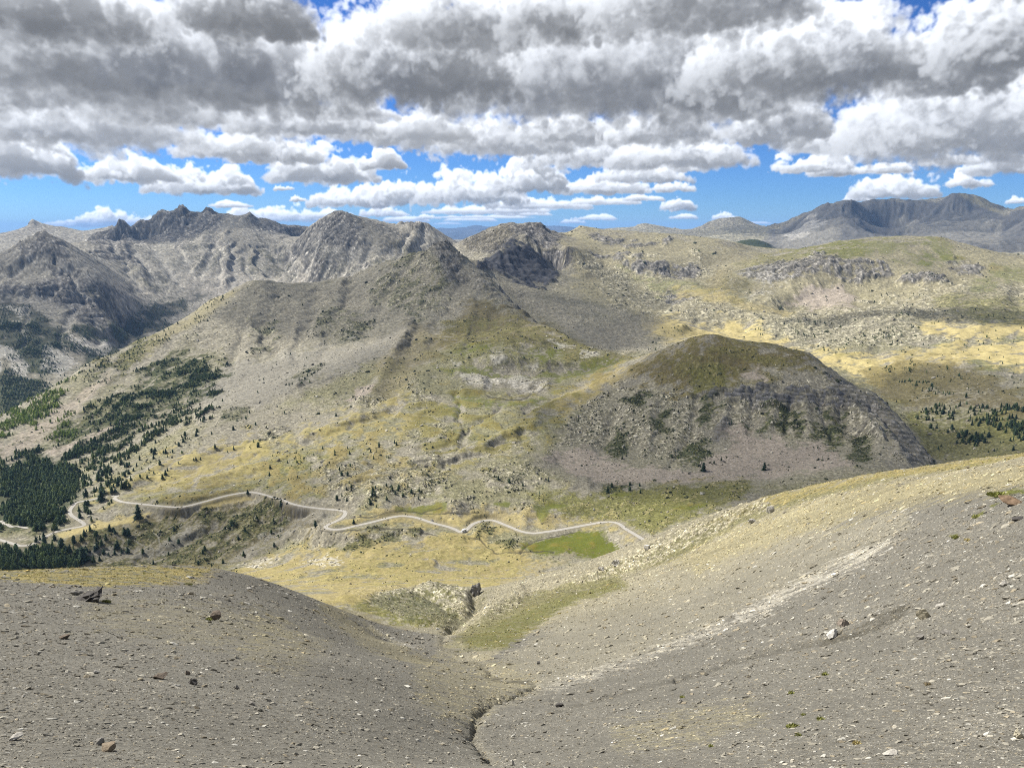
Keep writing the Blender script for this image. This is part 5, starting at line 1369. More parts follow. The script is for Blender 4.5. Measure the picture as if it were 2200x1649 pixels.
WOODS = [
    ("0,990 60,965 130,985 170,1025 170,1060 150,1085 140,1120 60,1138 0,1140", 950, 1800, 3000, 9, 17, 0.0),
    ("140,960 230,960 290,1000 280,1060 190,1080 160,1145 130,1150", 850, 1900, 420, 7, 15, 0.8),
    ("90,930 140,900 330,840 420,860 340,930 230,960 150,1000", 1000, 2300, 900, 7, 12, 1.0),
    ("270,840 330,770 430,765 490,790 470,840 400,890 320,900", 1100, 2400, 900, 7, 12, 0.8),
    ("0,1172 60,1185 120,1172 170,1190 190,1225 0,1232", 750, 1250, 561, 9, 16, 0.0),
    ("0,910 60,862 150,812 150,840 100,885 30,930 0,945", 1500, 2600, 1190, 8, 14, 0.0),
    ("340,790 420,770 480,800 470,830 400,880 340,880 310,850", 1200, 2300, 884, 7, 12, 1.0),
    ("120,930 160,880 240,860 330,850 320,900 220,930 160,960", 1200, 2200, 714, 7, 13, 1.2),
    ("160,960 250,925 330,905 440,865 460,875 330,930 220,985 150,1000", 1100, 1900, 714, 8, 14, 0.6),
    ("170,1000 260,960 300,945 290,965 200,1010", 1100, 1800, 204, 8, 14, 0.6),
    ("150,810 240,760 330,715 440,655 500,620 506,630 400,705 300,765 200,830", 1700, 2900, 442, 6, 11, 0.5),
    ("240,700 300,662 385,640 402,655 345,690 372,700 300,738 255,745", 3600, 5600, 884, 9, 14, 0.0),
    ("0,640 60,650 112,692 150,722 172,748 110,742 60,705 0,690", 3200, 5600, 1105, 8, 13, 0.8),
    ("0,690 60,700 100,720 165,742 125,758 170,790 80,805 40,790 0,735", 2800, 5000, 1530, 8, 14, 0.8),
    ("0,790 80,805 115,832 60,880 0,915", 2600, 4500, 1190, 9, 15, 0.0),
    ("0,735 90,715 190,735 245,755 160,835 60,880 0,912", 2600, 5000, 1000, 8, 13, 0.7),
    ("170,765 250,740 260,755 190,790", 2600, 4600, 255, 8, 13, 0.5),
    ("130,690 200,690 232,722 190,735", 3200, 5000, 272, 8, 13, 0.8),
    ("330,725 440,640 470,625 420,640 330,690", 3000, 5600, 102, 7, 11, 0.5),
]
_n_single = 0
cand = []
for (s, d0, d1, n, h0, h1, cl_, lab, grp) in GROUPS:
    for i in spots(s, n, d0, d1, _tr, cl_):
        h = _tr.uniform(h0, h1) * (.72 if _tr.random() > .35 else .45)
        cand.append((h / RF[i], i, h, lab, grp))
cand.sort(key=lambda c: -c[0])


def plant(name, xyz, h, rng):
    p = PROTO[int(rng.integers(len(PROTO)))]
    o = p.copy(); o.name = name
    col.objects.link(o)
    o.location = xyz
    w = h * rng.uniform(.85, 1.25)
    o.scale = (w, w, h); o.rotation_euler = (0, 0, rng.uniform(0, 6.28))
    return o


LONE_V = conifer(_tr, 230, 0)
_lt = mesh_np('trunk', LONE_V[0], LONE_V[1], M_BARK); _lc = mesh_np('crown', LONE_V[2], LONE_V[3], M_NEEDLE[0])
for (px, py, h, lab) in TREE_LONE:
    g_, r0 = ground_at(px, py)
    root = empty('conifer_tree', g_ - np.array((0, 0, .2)))
    for src_ in (_lt, _lc):
        c_ = src_.copy(); col.objects.link(c_); c_.parent = root
    w = h * _tr.uniform(.95, 1.3)
    root.scale = (w, w, h); root.rotation_euler = (0, 0, _tr.uniform(0, 6.28))
    tag(root, lab, 'tree')
for o in (_lt, _lc):
    bpy.data.objects.remove(o)
for (q_, i, h, lab, grp) in cand[:286]:
    o = plant('conifer_tree', (XF[i], YF[i], ZF[i] - .15), h, _tr)
    tag(o, lab, 'tree', grp)


def merged_trees(name, rows, c0, c1):
    V, F, K, o_ = [], [], [], 0
    c0 = np.array(c0); c1 = np.array(c1)
    for (i, h) in rows:
        tv, tf, cv, cf = LOWP[int(_tr.integers(len(LOWP)))]
        a = _tr.uniform(0, 6.28); w = h * _tr.uniform(.85, 1.3)
        ca, sa = math.cos(a) * w, math.sin(a) * w
        v = np.stack([cv[:, 0] * ca - cv[:, 1] * sa + XF[i], cv[:, 0] * sa + cv[:, 1] * ca + YF[i], cv[:, 2] * h + ZF[i] - .3], 1)
        V.append(v); F.append(cf + o_); o_ += len(v)
        t_ = _tr.random() ** 1.4
        K.append((c0 * (1 - t_) + c1 * t_)[None] * np.exp(_tr.normal(0, .22)) * np.exp(_tr.normal(0, .2, (len(v), 1))))
    return mesh_np(name, np.vstack(V), np.vstack(F), M_WOOD, np.vstack(K))


M_WOOD = attr_mat('woodland', .85, .08, False)


wd = []
for (s, d0, d1, n, h0, h1, cl_) in WOODS:
    for i in spots(s, n, d0, d1, _tr, cl_):
        wd.append((i, _tr.uniform(h0, h1) * (.66 if _tr.random() > .4 else .42)))
_pxv, _pyv = PXF.ravel(), PYF.ravel()
_wi = np.array([t[0] for t in wd])
_dr = np.minimum(seg_dist(_pxv[_wi], _pyv[_wi] - 5, ROAD[:, :2]), seg_dist(_pxv[_wi], _pyv[_wi] - 5, LOWER))
wd = [t for t, q in zip(wd, _dr) if q > 8]       # nothing grows on the road or hides it
for (q_, i, h, lab, grp) in cand[286:]:
    wd.append((i, h))
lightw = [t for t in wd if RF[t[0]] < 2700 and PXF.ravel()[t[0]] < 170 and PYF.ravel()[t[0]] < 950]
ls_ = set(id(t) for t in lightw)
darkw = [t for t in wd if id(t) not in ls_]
tag(merged_trees('forest', darkw, (.036, .060, .036), (.090, .120, .040)), 'dark conifer woods covering the valley sides at left', 'forest', kind='stuff')
tag(merged_trees('sunlit_wood', lightw, (.11, .16, .04), (.22, .27, .06)), 'sunlit wood, painted bright green, on the ridge edge above the deep left valley', 'forest', kind='stuff')  # sunlight put into the colour: same conifers in a much lighter green

# ------------------------------------------------------------------ stones
_ico = None


def stone_shapes(rng, n, flat, sub=0):
    """angular blocks: points on a squashed ball, pulled about"""
    t = (1 + 5 ** .5) / 2
    b = np.array([(-1, t, 0), (1, t, 0), (-1, -t, 0), (1, -t, 0), (0, -1, t), (0, 1, t), (0, -1, -t), (0, 1, -t), (t, 0, -1), (t, 0, 1), (-t, 0, -1), (-t, 0, 1)], float) / 1.9
    fc = np.array([(0, 11, 5), (0, 5, 1), (0, 1, 7), (0, 7, 10), (0, 10, 11), (1, 5, 9), (5, 11, 4), (11, 10, 2), (10, 7, 6), (7, 1, 8), (3, 9, 4), (3, 4, 2), (3, 2, 6), (3, 6, 8), (3, 8, 9), (4, 9, 5), (2, 4, 11), (6, 2, 10), (8, 6, 7), (9, 8, 1)])
    out = []
    for _ in range(n):
        v = b * rng.uniform(.6, 1.25, (12, 1)) + rng.normal(0, .10, (12, 3))
        v = v * np.array((rng.uniform(.8, 1.3), rng.uniform(.55, .95), rng.uniform(flat * .6, flat * 1.3)))
        out.append(v)
    return out, fc


_sr = np.random.default_rng(99)
SH_FLAT, SFC = stone_shapes(_sr, 24, .42)
SH_BLK, _ = stone_shapes(_sr, 24, .75)


def scatter(name, idx, size, colr, shapes, material, sink=.25, jit=None):
    """one mesh of many loose stones lying on the ground"""
    n = len(idx)
    S = np.array(shapes)[_sr.integers(len(shapes), size=n)]
    a = _sr.uniform(0, 6.283, n); ca, sa = np.cos(a), np.sin(a)
    tx = _sr.normal(0, .22, n)
    v = S * np.asarray(size)[:, None, None]
    x = v[..., 0] * ca[:, None] - v[..., 1] * sa[:, None]; y = v[..., 0] * sa[:, None] + v[..., 1] * ca[:, None]
    z = v[..., 2] + tx[:, None] * x
    bx, by = XF[idx].astype(float), YF[idx].astype(float)
    if jit is not None:
        bx = bx + jit[0]; by = by + jit[1]
    bz = ground_z(bx, by)
    # lie along the slope
    e = np.maximum(np.asarray(size), .03) * 1.5
    sx = (ground_z(bx + e, by) - ground_z(bx - e, by)) / (2 * e); sy = (ground_z(bx, by + e) - ground_z(bx, by - e)) / (2 * e)
    z = z + sx[:, None] * x * .8 + sy[:, None] * y * .8
    V = np.stack([x + bx[:, None], y + by[:, None], z + bz[:, None] + (np.asarray(size) * (.3 - sink))[:, None]], -1)
    F = (SFC[None] + (np.arange(n) * 12)[:, None, None]).reshape(-1, 3)
    cc = np.repeat(np.asarray(colr), 12, 0)
    return mesh_np(name, V.reshape(-1, 3), F, material, cc)


M_STONE = attr_mat('loose_stone', .9, .12, True)
# loose shale and limestone chips over the near slopes: many small, few big
near = np.nonzero((VIS & NEARM & (RR < 330)).ravel())[0]
near = near[(PXF.ravel()[near] > -20) & (PXF.ravel()[near] < 2220)]
# pick evenly over the picture area of the ground, as stones lie at every scale
n_st = 230000
cy = _sr.uniform(970, 1660, n_st * 2); cx = _sr.uniform(0, 2199, n_st * 2)
ii = GIDX[np.clip((cy / 2).astype(int), 0, PH - 1), np.clip((cx / 2).astype(int), 0, PW - 1)]
ok = ii >= 0
ok &= NEARM.ravel()[np.maximum(ii, 0)] & (RF[np.maximum(ii, 0)] < 330)
ii = ii[ok][:n_st]
# and on past the edges of the picture
_sa = _sr.uniform(R(33), R(52), 60000) * _sr.choice((-1, 1), 60000); _sl = _sr.uniform(math.log(4), math.log(110), 60000)
_si = np.clip(np.searchsorted(LR, _sl), 0, NR - 1) * NC + np.clip(np.searchsorted(AZ, _sa), 0, NC - 1)
_si = _si[NEARM.ravel()[_si] & ((PXF.ravel()[_si] < 0) | (PXF.ravel()[_si] > 2199))]
ii = np.concatenate([ii, _si])
pxs = 1.7 * (1 - _sr.random(len(ii))) ** (-1 / 2.55)                 # size in photograph pixels, power law
pxs = np.minimum(pxs, 15)
dist = np.hypot(RF[ii], ZF[ii])
size = np.minimum(pxs * dist / FPX * .5, .35)
patch = sstep(-.5, .6, NM.ravel()[ii] + .5 * NB.ravel()[ii])
keep = _sr.random(len(ii)) < (.5 + .5 * patch)
grassy = (Wf('green') + Wf('ochre') + Wf('olive')).ravel()[ii]
keep &= _sr.random(len(ii)) > grassy * .75
ii = ii[keep]; size = size[keep]
base = CALL[ii]
tone = np.exp(_sr.normal(.36, .28, len(ii)))[:, None]
warm = _sr.random(len(ii))[:, None]
colr = base * tone * (np.array((1.02, 1.0, .96)) * (1 - .25 * (warm > .85)) + (warm > .85) * np.array((.32, .24, .12)))
pale = (_sr.random(len(ii)) < .07)[:, None]
colr = np.where(pale, np.array((.34, .33, .29)) * np.exp(_sr.normal(0, .15, (len(ii), 1))), colr)
jit = (_sr.normal(0, 1, len(ii)) * RF[ii] * .0012, _sr.normal(0, 1, len(ii)) * RF[ii] * .002)
tag(scatter('gravel', ii, size, np.clip(colr, .02, .6), SH_FLAT, M_STONE, .2, jit), 'loose shale chips and small stones strewn over the near slopes', 'gravel', kind='stuff')

# pale blocks among the turf of the rocky ground further off
kk = np.nonzero((VIS & (RR > 90)).ravel() & (PXF.ravel() > 0) & (PXF.ravel() < 2200))[0]
p_ = (Wf('karst') * 1.0 + Wf('screep') * .25 + Wf('scree') * .18 + Wf('white') * .8 + Wf('slate') * .15 + Wf('rock') * .4 + Wf('shrub') * .3 + Wf('olive') * .10 + Wf('brown') * .06).ravel()[kk] * sstep(-.6, .5, NM.ravel()[kk] + .4 * NF.ravel()[kk])
p_ *= (RF[kk] < 3600) * np.where(RF[kk] > 1850, .16, 1.0)
kk = kk[_sr.random(len(kk)) < p_ * .26]
_sr.shuffle(kk); kk = kk[:34000]
pxs = np.minimum(1.25 * (1 - _sr.random(len(kk))) ** (-1 / 2.6), 7)
size = pxs * RF[kk] / FPX * .55
cb_ = np.where((_sr.random(len(kk)) < .5)[:, None], np.array((.31, .29, .235)), np.array((.20, .18, .14))) * np.exp(_sr.normal(0, .22, (len(kk), 1)))
cb_ = np.where((RF[kk] > 2600)[:, None], cb_ * .85, cb_)
tag(scatter('boulder_field', kk, size, cb_, SH_BLK, M_STONE, .1), 'pale limestone blocks strewn over the turf and scree beyond', 'boulders', kind='stuff')
# low dark scrub (juniper, alpenrose) dotted over the slopes
jj = np.nonzero((VIS & (RR > 600) & (RR < 4200)).ravel() & (PXF.ravel() > 0) & (PXF.ravel() < 2200))[0]
p_ = (Wf('karst') * .8 + Wf('olive') * .35 + Wf('shrub') * 1.6 + Wf('brown') * .25 + Wf('scree') * .12 + Wf('tan') * .2 + Wf('rock') * .5).ravel()[jj] * sstep(-.1, .8, NM.ravel()[jj] * .8 + NF.ravel()[jj] * .5 + .3 * NB.ravel()[jj])
p_ *= 1 - .75 * sstep(1900, 2300, RF[jj])
jj = jj[_sr.random(len(jj)) < p_ * .24]
_sr.shuffle(jj); jj = jj[:24000]
pxs = np.minimum(1.7 * (1 - _sr.random(len(jj))) ** (-1 / 3.0), 6)
cb_ = np.array((.040, .046, .022)) * np.exp(_sr.normal(0, .35, (len(jj), 1)))
tag(scatter('juniper_scrub', jj, pxs * RF[jj] / FPX * .6, cb_, SH_BLK, M_STONE, .1), 'low dark juniper scrub dotted over the slopes', 'scrub', kind='stuff')
print('stones', len(ii), len(kk), 'trees', len(wd), 'single', len(cand))

# ------------------------------------------------------------------ single rocks, tufts and the vehicle
_br = np.random.default_rng(314)


def ico2():
    import bmesh
    bm = bmesh.new(); bmesh.ops.create_icosphere(bm, subdivisions=3, radius=1.0)
    v = np.array([p.co[:] for p in bm.verts]); f = np.array([[q.index for q in p.verts] for p in bm.faces]); bm.free()
    return v, f


ICV, ICF = ico2()


def rock_mesh(name, w, h, d, c, material, rng, jag=0.0):
    """a split block: a ball cut by several random planes, then weathered"""
    v = ICV.copy()
    for _ in range(16):
        n = rng.normal(size=3); n /= np.linalg.norm(n); k = rng.uniform(.28, .68)
        e = v @ n - k; m = e > 0
        v[m] -= e[m][:, None] * n[None] * .92
    v += ICV * .035 * perlin(ICV[:, 0] * 5 + ICV[:, 2] * 3 + rng.uniform(0, 50), ICV[:, 1] * 5 - ICV[:, 2] * 2, 9)[:, None]
    if jag:
        v *= (1 + jag * perlin(ICV[:, 0] * 2.3 + 7, ICV[:, 1] * 2.3 + ICV[:, 2] * 1.6, 12) + jag * .6 * perlin(ICV[:, 0] * 5 + 3, ICV[:, 2] * 5 + ICV[:, 1] * 3, 13))[:, None]
    v /= np.abs(v).max(0)
    v = v * np.array((w / 2, d / 2, h * .62)) + np.array((0, 0, h * .34))
    cc = np.array(c)[None] * np.exp(.22 * perlin(ICV[:, 0] * 3 + 9, ICV[:, 1] * 3 + ICV[:, 2] * 2, 4))[:, None] * np.exp(rng.normal(0, .05, (len(v), 1)))
    return mesh_np(name, v, ICF, material, cc)


M_ROCK = attr_mat('weathered_rock', .9, .12, True)
GREY, BROWN, PALE, TAN_, DARK, RUST = (.155, .147, .13), (.11, .09, .07), (.31, .295, .26), (.19, .155, .112), (.062, .058, .054), (.17, .12, .08)
ROCKS = [  # x, y of the foot, width and height in photograph pixels, colour, label
    (196, 1291, 62, 30, DARK, 'dark hollow-fronted rock outcrop below the grassy crest of the left shoulder'),
    (163, 1276, 26, 11, GREY, 'low grey stones against the left side of the dark hollow-fronted outcrop'),
    (461, 1331, 27, 17, BROWN, 'square brown block with a flat pale top and a grass tuft on its left'),
    (228, 1612, 34, 17, TAN_, 'tan rounded boulder at the bottom left, lower of a touching pair'),
    (214, 1598, 24, 12, GREY, 'grey stone resting against the back of the tan rounded boulder'),
    (138, 1370, 21, 9, BROWN, 'flat brown stone on the left shoulder below the dark hollow-fronted outcrop'),
    (343, 1456, 26, 11, BROWN, 'tilted brown slab at the right end of the long dark crack'),
    (414, 1468, 22, 13, DARK, 'dark jagged stone lowest of the brown stone row right of the tilted slab'),
    (400, 1446, 14, 8, BROWN, 'small brown stone in the row right of the tilted slab'),
    (507, 1478, 14, 8, GREY, 'small grey stone right of the brown stone row'),
    (540, 1512, 16, 9, GREY, 'small grey dark-sided stone with a pale rim left of the gully'),
    (1789, 1372, 29, 17, (.38, .37, .34), 'white angular boulder standing in the dark furrow of the right slope'),
    (1814, 1344, 27, 15, (.20, .17, .14), 'brown boulder with a pale top just above the white boulder'),
    (1985, 1328, 20, 22, (.34, .31, .23), 'upright cream stone at the upper end of the dark furrow'),
    (2022, 1302, 22, 6, PALE, 'long thin pale slab just above the upright cream stone'),
    (2030, 1363, 24, 9, GREY, 'grey slab with a black shaded underside right of the dark furrow'),
    (1976, 1373, 17, 11, GREY, 'small dull grey block left of the slab with the black underside'),
    (2181, 1082, 42, 15, RUST, 'large rust-brown slab beside grass at the right edge of the picture'),
    (2187, 1116, 22, 7, DARK, 'flat blackish slab under the rust-brown slab at the right edge'),
    (1200, 1516, 20, 10, DARK, 'dark overhanging block right of the gully bend'),
    (1461, 1508, 12, 11, PALE, 'small pale block with a green tuft above it on the lower right slope'),
    (1026, 1276, 27, 30, (.19, .18, .165), 'tall grey rock pinnacle at the narrow mouth of the gully'),
    (1322, 1212, 22, 13, PALE, 'pale jagged rock on the right crest under the green bog'),
    (1290, 1226, 18, 10, PALE, 'low pale rock on the right crest left of the jagged one'),
    (1656, 1100, 16, 14, PALE, 'pale upright rock in the stony patch on the right crest'),
    (1617, 1120, 22, 9, PALE, 'pale flat rocks at the lower left of the stony patch on the right crest'),
    (1391, 1180, 13, 12, (.46, .44, .40), 'pale rock at the spot where the road vanishes behind the right crest'),
    (1508, 1060, 9, 6, (.50, .48, .43), 'white boulder alone on the olive grass at the foot of the dome hill'),
    (928, 1118, 8, 5, (.50, .48, .43), 'white boulder alone in the grass just above the winding road'),
    (1276, 1094, 6, 4, (.5, .48, .43), 'little white boulder in the small bright green hollow above the road'),
    (2157, 1259, 18, 8, PALE, 'pale flat stone on the upper right slope'),
    (2188, 1584, 20, 14, (.34, .31, .23), 'cream stone at the lower right edge of the picture'),
    (1914, 1621, 30, 9, PALE, 'long flat pale stone near the bottom right of the slope'),
    (48, 1496, 11, 6, PALE, 'small white stone at the left edge between two dark cracks'),
    (28, 1588, 26, 7, PALE, 'flat pale stone in the bottom left corner'),
    (535, 1264, 13, 6, PALE, 'small pale stone near the brow of the left shoulder'),
    (204, 1445, 12, 6, PALE, 'small pale stone lying on the long dark crack'),
    (1100, 1642, 11, 12, PALE, 'pale stone at the very bottom of the gully'),
    (1157, 1424, 10, 9, GREY, 'small dark stone alone on the smooth pale scree right of the gully'),
]
for (px, py, w, h, c, lab) in ROCKS:
    g_, r0 = ground_at(px, py)
    dist = np.linalg.norm(g_)
    s_ = dist / FPX
    o = rock_mesh('rock', w * s_, h * s_ * 1.1, max(w, h) * s_ * _br.uniform(.7, 1.0), c, M_ROCK, _br, .5 if ('pinnacle' in lab or 'outcrop below' in lab or 'jagged' in lab) else .12)
    o.location = g_ + np.array((0, .1 * w * s_, -.08 * h * s_)); o.rotation_euler = (_br.uniform(-.1, .1), _br.uniform(-.15, .15), _br.uniform(-.5, .5))
    tag(o, lab, 'rock')

# grass
M_BLADE = [simple_mat('grass_blade_green', (.25, .26, .08), .8, .1, .3, 8), simple_mat('grass_blade_straw', (.36, .30, .13), .8, .1, .3, 8), simple_mat('grass_blade_brown', (.2, .16, .09), .8, .1, .3, 8)]


def blades(rng, n, w, h):
    v, f = [], []
    for _ in range(n):
        a = rng.uniform(0, 6.283); r = w * .5 * math.sqrt(rng.random()); lean = rng.uniform(.15, .9)
        b = rng.uniform(0, 6.283); hh = h * rng.uniform(.5, 1.1) * (1 - .5 * r / (w * .5 + 1e-6)); t = .035 * w + .012 * h
        p = np.array((r * math.cos(a), r * math.sin(a), -.03 * h)); d = np.array((math.cos(b), math.sin(b), 0)); e = np.array((-d[1], d[0], 0))
        i = len(v)
        v += [p - e * t, p + e * t, p + d * lean * hh * .35 + e * t * .6 + (0, 0, hh * .62), p + d * lean * hh + (0, 0, hh)]
        f += [(i, i + 1, i + 2), (i, i + 2, i + 3)]
    return np.array(v), np.array(f)


TUFTS = [
    (1770, 1449, 14, 12, 0, 'small green tuft uppermost of those on the lower right slope'), (1700, 1489, 15, 11, 0, 'green tuft with a white stone behind it on the lower right slope'),
    (1702, 1561, 34, 12, 0, 'widest yellow-green tuft of the cluster on the lower right slope'), (1762, 1545, 18, 11, 0, 'round green tuft at the right end of the lower cluster'),
    (1725, 1534, 12, 8, 0, 'little green tuft above the widest tuft of the lower cluster'), (1714, 1578, 16, 9, 0, 'green tuft just below the widest tuft of the lower cluster'),
    (1840, 1596, 20, 11, 1, 'straw-green tuft lowest and farthest right on the slope'), (1527, 1602, 12, 10, 0, 'dark green tuft alone in the stony brown patch'),
    (1466, 1497, 12, 9, 0, 'bright tuft beside the small pale block'), (2054, 1154, 24, 9, 0, 'green and straw tuft on the dark shale near the right edge'),
    (2098, 1110, 20, 10, 0, 'thick green tuft halfway between the rust-brown slab and the pale crest'), (2148, 1062, 60, 11, 0, 'broad green turf tongue above the rust-brown slab'),
    (446, 1330, 18, 9, 0, 'green tuft at the left side of the square brown block'), (226, 1292, 26, 9, 0, 'green grass at the foot of the dark hollow-fronted outcrop'),
    (404, 1254, 24, 7, 0, 'isolated green tuft just below the grassy crest of the left shoulder'), (1995, 1470, 18, 9, 2, 'withered brown tuft on the middle of the right slope'), (2080, 1160, 18, 7, 1, 'dry straw tuft right of the green and straw tuft')]
for (px, py, w, h, k, lab) in TUFTS:
    g_, r0 = ground_at(px, py); s_ = np.linalg.norm(g_) / FPX
    v, f = blades(_br, int(60 + w * 4), w * s_ * .8, h * s_ * .75)
    o = mesh_np('grass_tuft', v, f, M_BLADE[k]); o.location = g_
    if w > 20: o.scale = (1, .55, 1)
    tag(o, lab, 'grass tuft')

# the grassy crests: many small tussocks
tt = np.nonzero((VIS & NEARM & (RR > 30) & (RR < 300)).ravel())[0]
p_ = ((Wf('green') + Wf('ochre') + .5 * Wf('olive')) * (.4 + .6 * sstep(-.4, .4, NM))).ravel()[tt]
tt = tt[_br.random(len(tt)) < p_ * .16]; _br.shuffle(tt); tt = tt[:7000]
BL = [blades(_br, 12, 1.0, .55) for _ in range(6)]
V, F, M, o_ = [], [], [], 0
for i in tt:
    v, f = BL[int(_br.integers(6))]
    a = _br.uniform(0, 6.28); s_ = RF[i] / FPX * _br.uniform(3.5, 8); ca, sa = math.cos(a) * s_, math.sin(a) * s_
    V.append(np.stack([v[:, 0] * ca - v[:, 1] * sa + XF[i], v[:, 0] * sa + v[:, 1] * ca + YF[i], v[:, 2] * s_ * .8 + ZF[i]], 1)); F.append(f + o_); o_ += len(v)
    M += [int(_br.choice(3, p=(.42, .5, .08)))] * len(f)
tag(mesh_np('grass', np.vstack(V), np.vstack(F), M_BLADE, fmat=M), 'short alpine grass along the crests of the near slopes', 'grass', kind='stuff')

# white camper van in the dip of the road
M_VAN = simple_mat('white_paint', (.70, .70, .69), .35, .5, .03, 1); M_GLASS = simple_mat('dark_glass', (.03, .035, .04), .15, .5, .1, 1)
M_TYRE = simple_mat('tyre_rubber', (.03, .03, .03), .9, .1, .1, 4)


def prism(profile, y0, y1):
    """side profile (x, z) swept across the width"""
    n = len(profile)
    v = [(x, y0, z) for x, z in profile] + [(x, y1, z) for x, z in profile]
    f4 = [(i, (i + 1) % n, n + (i + 1) % n, n + i) for i in range(n)]
    return np.array(v, float), f4, [tuple(range(n))[::-1], tuple(range(n, 2 * n))]


def poly_mesh(name, v, faces, material, parent):
    me = bpy.data.meshes.new(name); me.from_pydata([tuple(p) for p in v], [], faces); me.materials.append(material); me.update()
    o = bpy.data.objects.new(name, me); col.objects.link(o); o.parent = parent
    return o


_k = int(np.argmin(np.hypot(ROAD[:, 0] - 992, ROAD[:, 1] - 1142)))
_kk = _k * 6
vp = rw[_kk]; vt = rw[_kk + 4] - rw[_kk - 4]
van = empty('camper_van', (vp[0], vp[1], float(ground_z(np.array([vp[0]]), np.array([vp[1]]))[0]) + .16))
van.rotation_euler = (0, 0, math.atan2(vt[1], vt[0])); van.scale = (1.12, 1.12, 1.12)
pr = [(-3.0, .35), (2.9, .35), (3.05, .6), (3.0, 1.05), (2.35, 1.25), (1.75, 2.15), (1.3, 2.6), (-2.8, 2.65), (-3.0, 2.45)]
v, f4, caps = prism(pr, -1.05, 1.05); poly_mesh('body', v, f4 + caps, M_VAN, van)
v, f4, caps = prism([(2.33, 1.32), (1.80, 2.10), (1.84, 2.12), (2.38, 1.33)], -.92, .92); poly_mesh('windscreen', v, f4 + caps, M_GLASS, van)
for sy in (-1, 1):
    for (a, b) in ((-2.3, -.9), (.6, 1.5)):
        y_ = 1.055 * sy
        v, f4, caps = prism([(a, 1.45), (b, 1.45), (b, 2.1), (a, 2.1)], y_ - .012, y_ + .012); poly_mesh('window', v, f4 + caps, M_GLASS, van)
    for x_ in (-2.0, 2.0):
        n = 16
        v = [(x_ + .36 * math.cos(6.2832 * i / n), sy * y2, .36 + .36 * math.sin(6.2832 * i / n)) for y2 in (.82, 1.07) for i in range(n)]
        poly_mesh('wheel', v, [(i, (i + 1) % n, n + (i + 1) % n, n + i) for i in range(n)] + [tuple(range(n))[::-1], tuple(range(n, 2 * n))], M_TYRE, van)
tag(van, 'white camper van in the sharp dip of the road above the yellow meadow', 'van')

# ------------------------------------------------------------------ unseen cloud cover added overhead, each piece placed to shade a chosen patch
CLOUD_K = 0.42
M_SHADE_CLOUD = bpy.data.materials.new('shade_cloud'); M_SHADE_CLOUD.use_nodes = True
_n = M_SHADE_CLOUD.node_tree; _n.nodes.remove(_n.nodes['Principled BSDF'])
# light passing a rounded cloud is weakened by the length of its way through: most in the middle, hardly at the rim
_lw = _n.nodes.new('ShaderNodeLayerWeight'); _lw.inputs['Blend'].default_value = 0.5
_m1 = _n.nodes.new('ShaderNodeMath'); _m1.operation = 'SUBTRACT'; _m1.inputs[0].default_value = 1.0; _n.links.new(_lw.outputs['Facing'], _m1.inputs[1])
_m2 = _n.nodes.new('ShaderNodeMath'); _m2.operation = 'MULTIPLY'; _ak = _n.nodes.new('ShaderNodeAttribute'); _ak.attribute_name = 'Col'; _n.links.new(_ak.outputs['Fac'], _m2.inputs[1]); _n.links.new(_m1.outputs[0], _m2.inputs[0])
_df = _n.nodes.new('ShaderNodeBsdfDiffuse'); _df.inputs[0].default_value = (.9, .9, .92, 1)
_tl = _n.nodes.new('ShaderNodeBsdfTranslucent'); _tl.inputs[0].default_value = (.9, .9, .92, 1)
_tp = _n.nodes.new('ShaderNodeBsdfTransparent')
_x1 = _n.nodes.new('ShaderNodeMixShader'); _n.links.new(_df.outputs[0], _x1.inputs[1]); _n.links.new(_tl.outputs[0], _x1.inputs[2])
_x2 = _n.nodes.new('ShaderNodeMixShader'); _n.links.new(_m2.outputs[0], _x2.inputs[0]); _n.links.new(_tp.outputs[0], _x2.inputs[1]); _n.links.new(_x1.outputs[0], _x2.inputs[2])
_n.links.new(_x2.outputs[0], _n.nodes['Material Output'].inputs['Surface'])
SHADE = [  # photograph point at the middle of the shadow, half widths across and along the view in metres, how dense the cloud is
    (1620, 900, 380, 330, .5), (900, 610, 640, 430, .36), (1090, 560, 420, 420, .30), (2060, 850, 330, 250, .26), (1240, 700, 300, 350, .16), (1020, 770, 380, 260, .16),
    (1850, 676, 210, 110, .5), (2160, 676, 240, 140, .55), (330, 490, 1100, 520, .42), (720, 485, 300, 350, .34), (90, 560, 500, 350, .25), (1960, 470, 1900, 900, .36), (1560, 490, 900, 700, .2), (400, 1180, 260, 120, .2)]
CLOUD_UP = 3900.0
_cr = np.random.default_rng(8)
cv_, cf_, ck_, co_ = [], [], [], 0
NU, NVV = 40, 20
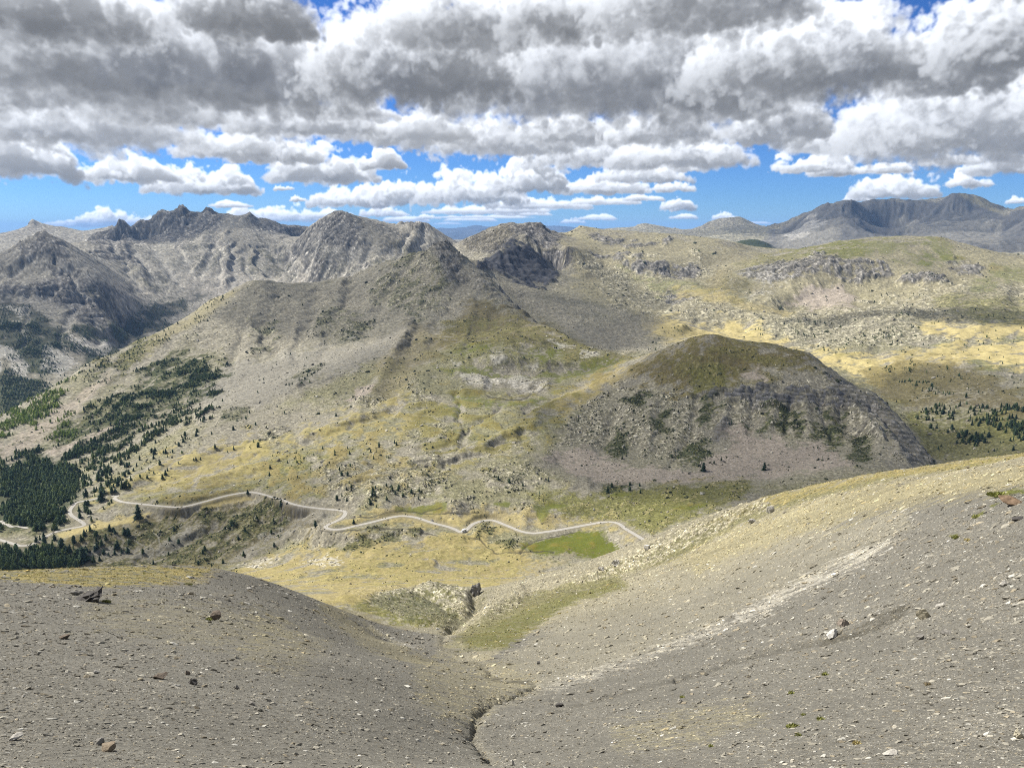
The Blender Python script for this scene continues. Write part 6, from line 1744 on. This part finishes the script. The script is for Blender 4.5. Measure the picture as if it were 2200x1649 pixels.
for (px, py, rx, ry, dk) in SHADE:
    g_, r0 = ground_at(px, py)
    t_ = (CLOUD_UP - g_[2]) / sun_dir[2]
    c0 = g_ + sun_dir * t_
    az_ = math.atan2(g_[0], g_[1])
    uu, vv = np.meshgrid(np.linspace(0, 2 * np.pi, NU, endpoint=False), np.linspace(-np.pi / 2, np.pi / 2, NVV))
    ex = np.cos(vv) * np.cos(uu); ey = np.cos(vv) * np.sin(uu); ez = np.sin(vv)
    o_ = _cr.uniform(0, 90)
    lump = 1 + .30 * perlin(ex.ravel() * 1.6 + o_, ey.ravel() * 1.6 + ez.ravel() * .9, 3).reshape(ex.shape) + .16 * perlin(ex.ravel() * 4 + o_, ey.ravel() * 4 + ez.ravel() * 2.4, 5).reshape(ex.shape)
    th = 0.45 * min(rx, ry)
    lx_, ly_, lz_ = ex * rx * lump, ey * ry * lump, np.where(ez > 0, ez * th * lump, ez * th * .35)
    ca, sa = math.cos(az_), math.sin(az_)
    v = np.stack([c0[0] + lx_ * ca + ly_ * sa, c0[1] - lx_ * sa + ly_ * ca, c0[2] + lz_], -1).reshape(-1, 3)
    g = np.arange(NU * NVV).reshape(NVV, NU)
    f = np.stack([g[:-1], np.roll(g[:-1], -1, 1), np.roll(g[1:], -1, 1), g[1:]], -1).reshape(-1, 4)
    ck_.append(np.full((len(v), 3), dk)); cv_.append(v); cf_.append(f + co_); co_ += len(v)
tag(mesh_np('shade_clouds', np.vstack(cv_), np.vstack(cf_), M_SHADE_CLOUD, np.vstack(ck_), smooth=True), 'unseen cloud added overhead to shade parts of the valley', 'cloud', kind='stuff')

# ------------------------------------------------------------------ the air itself
M_HAZE = bpy.data.materials.new('haze_air'); M_HAZE.use_nodes = True
_n = M_HAZE.node_tree; _n.nodes.remove(_n.nodes['Principled BSDF'])
_pv = _n.nodes.new('ShaderNodeVolumePrincipled'); _pv.inputs['Color'].default_value = (.28, .53, 1.0, 1)
_pv.inputs['Density'].default_value = 2.1e-5; _pv.inputs['Anisotropy'].default_value = 0.0
_n.links.new(_pv.outputs[0], _n.nodes['Material Output'].inputs['Volume'])
for _s in _pv.inputs:
    if _s.name in ('Density Attribute', 'Color Attribute', 'Temperature Attribute'): _s.default_value = ''
M_HAZE.cycles.homogeneous_volume = True
z0, z1 = float(Z.min()) - 5.0, float(Z[(RR > 3) & (RR < 40000)].max()) + 60; print('haze top', z0, float(Z[RR > 3].max()), float(Z[(RR > 3) & (RR < 40000)].max()))
x1_, y0_, y1_ = float(np.abs(X).max()) + 300, float(Y.min()) - 300, float(Y.max()) + 300
hv = np.array([(x, y, z) for x in (-x1_, x1_) for y in (y0_, y1_) for z in (z0, z1)])
hf = np.array([(0, 1, 3, 2), (4, 6, 7, 5), (0, 4, 5, 1), (2, 3, 7, 6), (0, 2, 6, 4), (1, 5, 7, 3)])
tag(mesh_np('haze', hv, hf, M_HAZE), 'thin blue mountain haze', 'haze', kind='stuff')
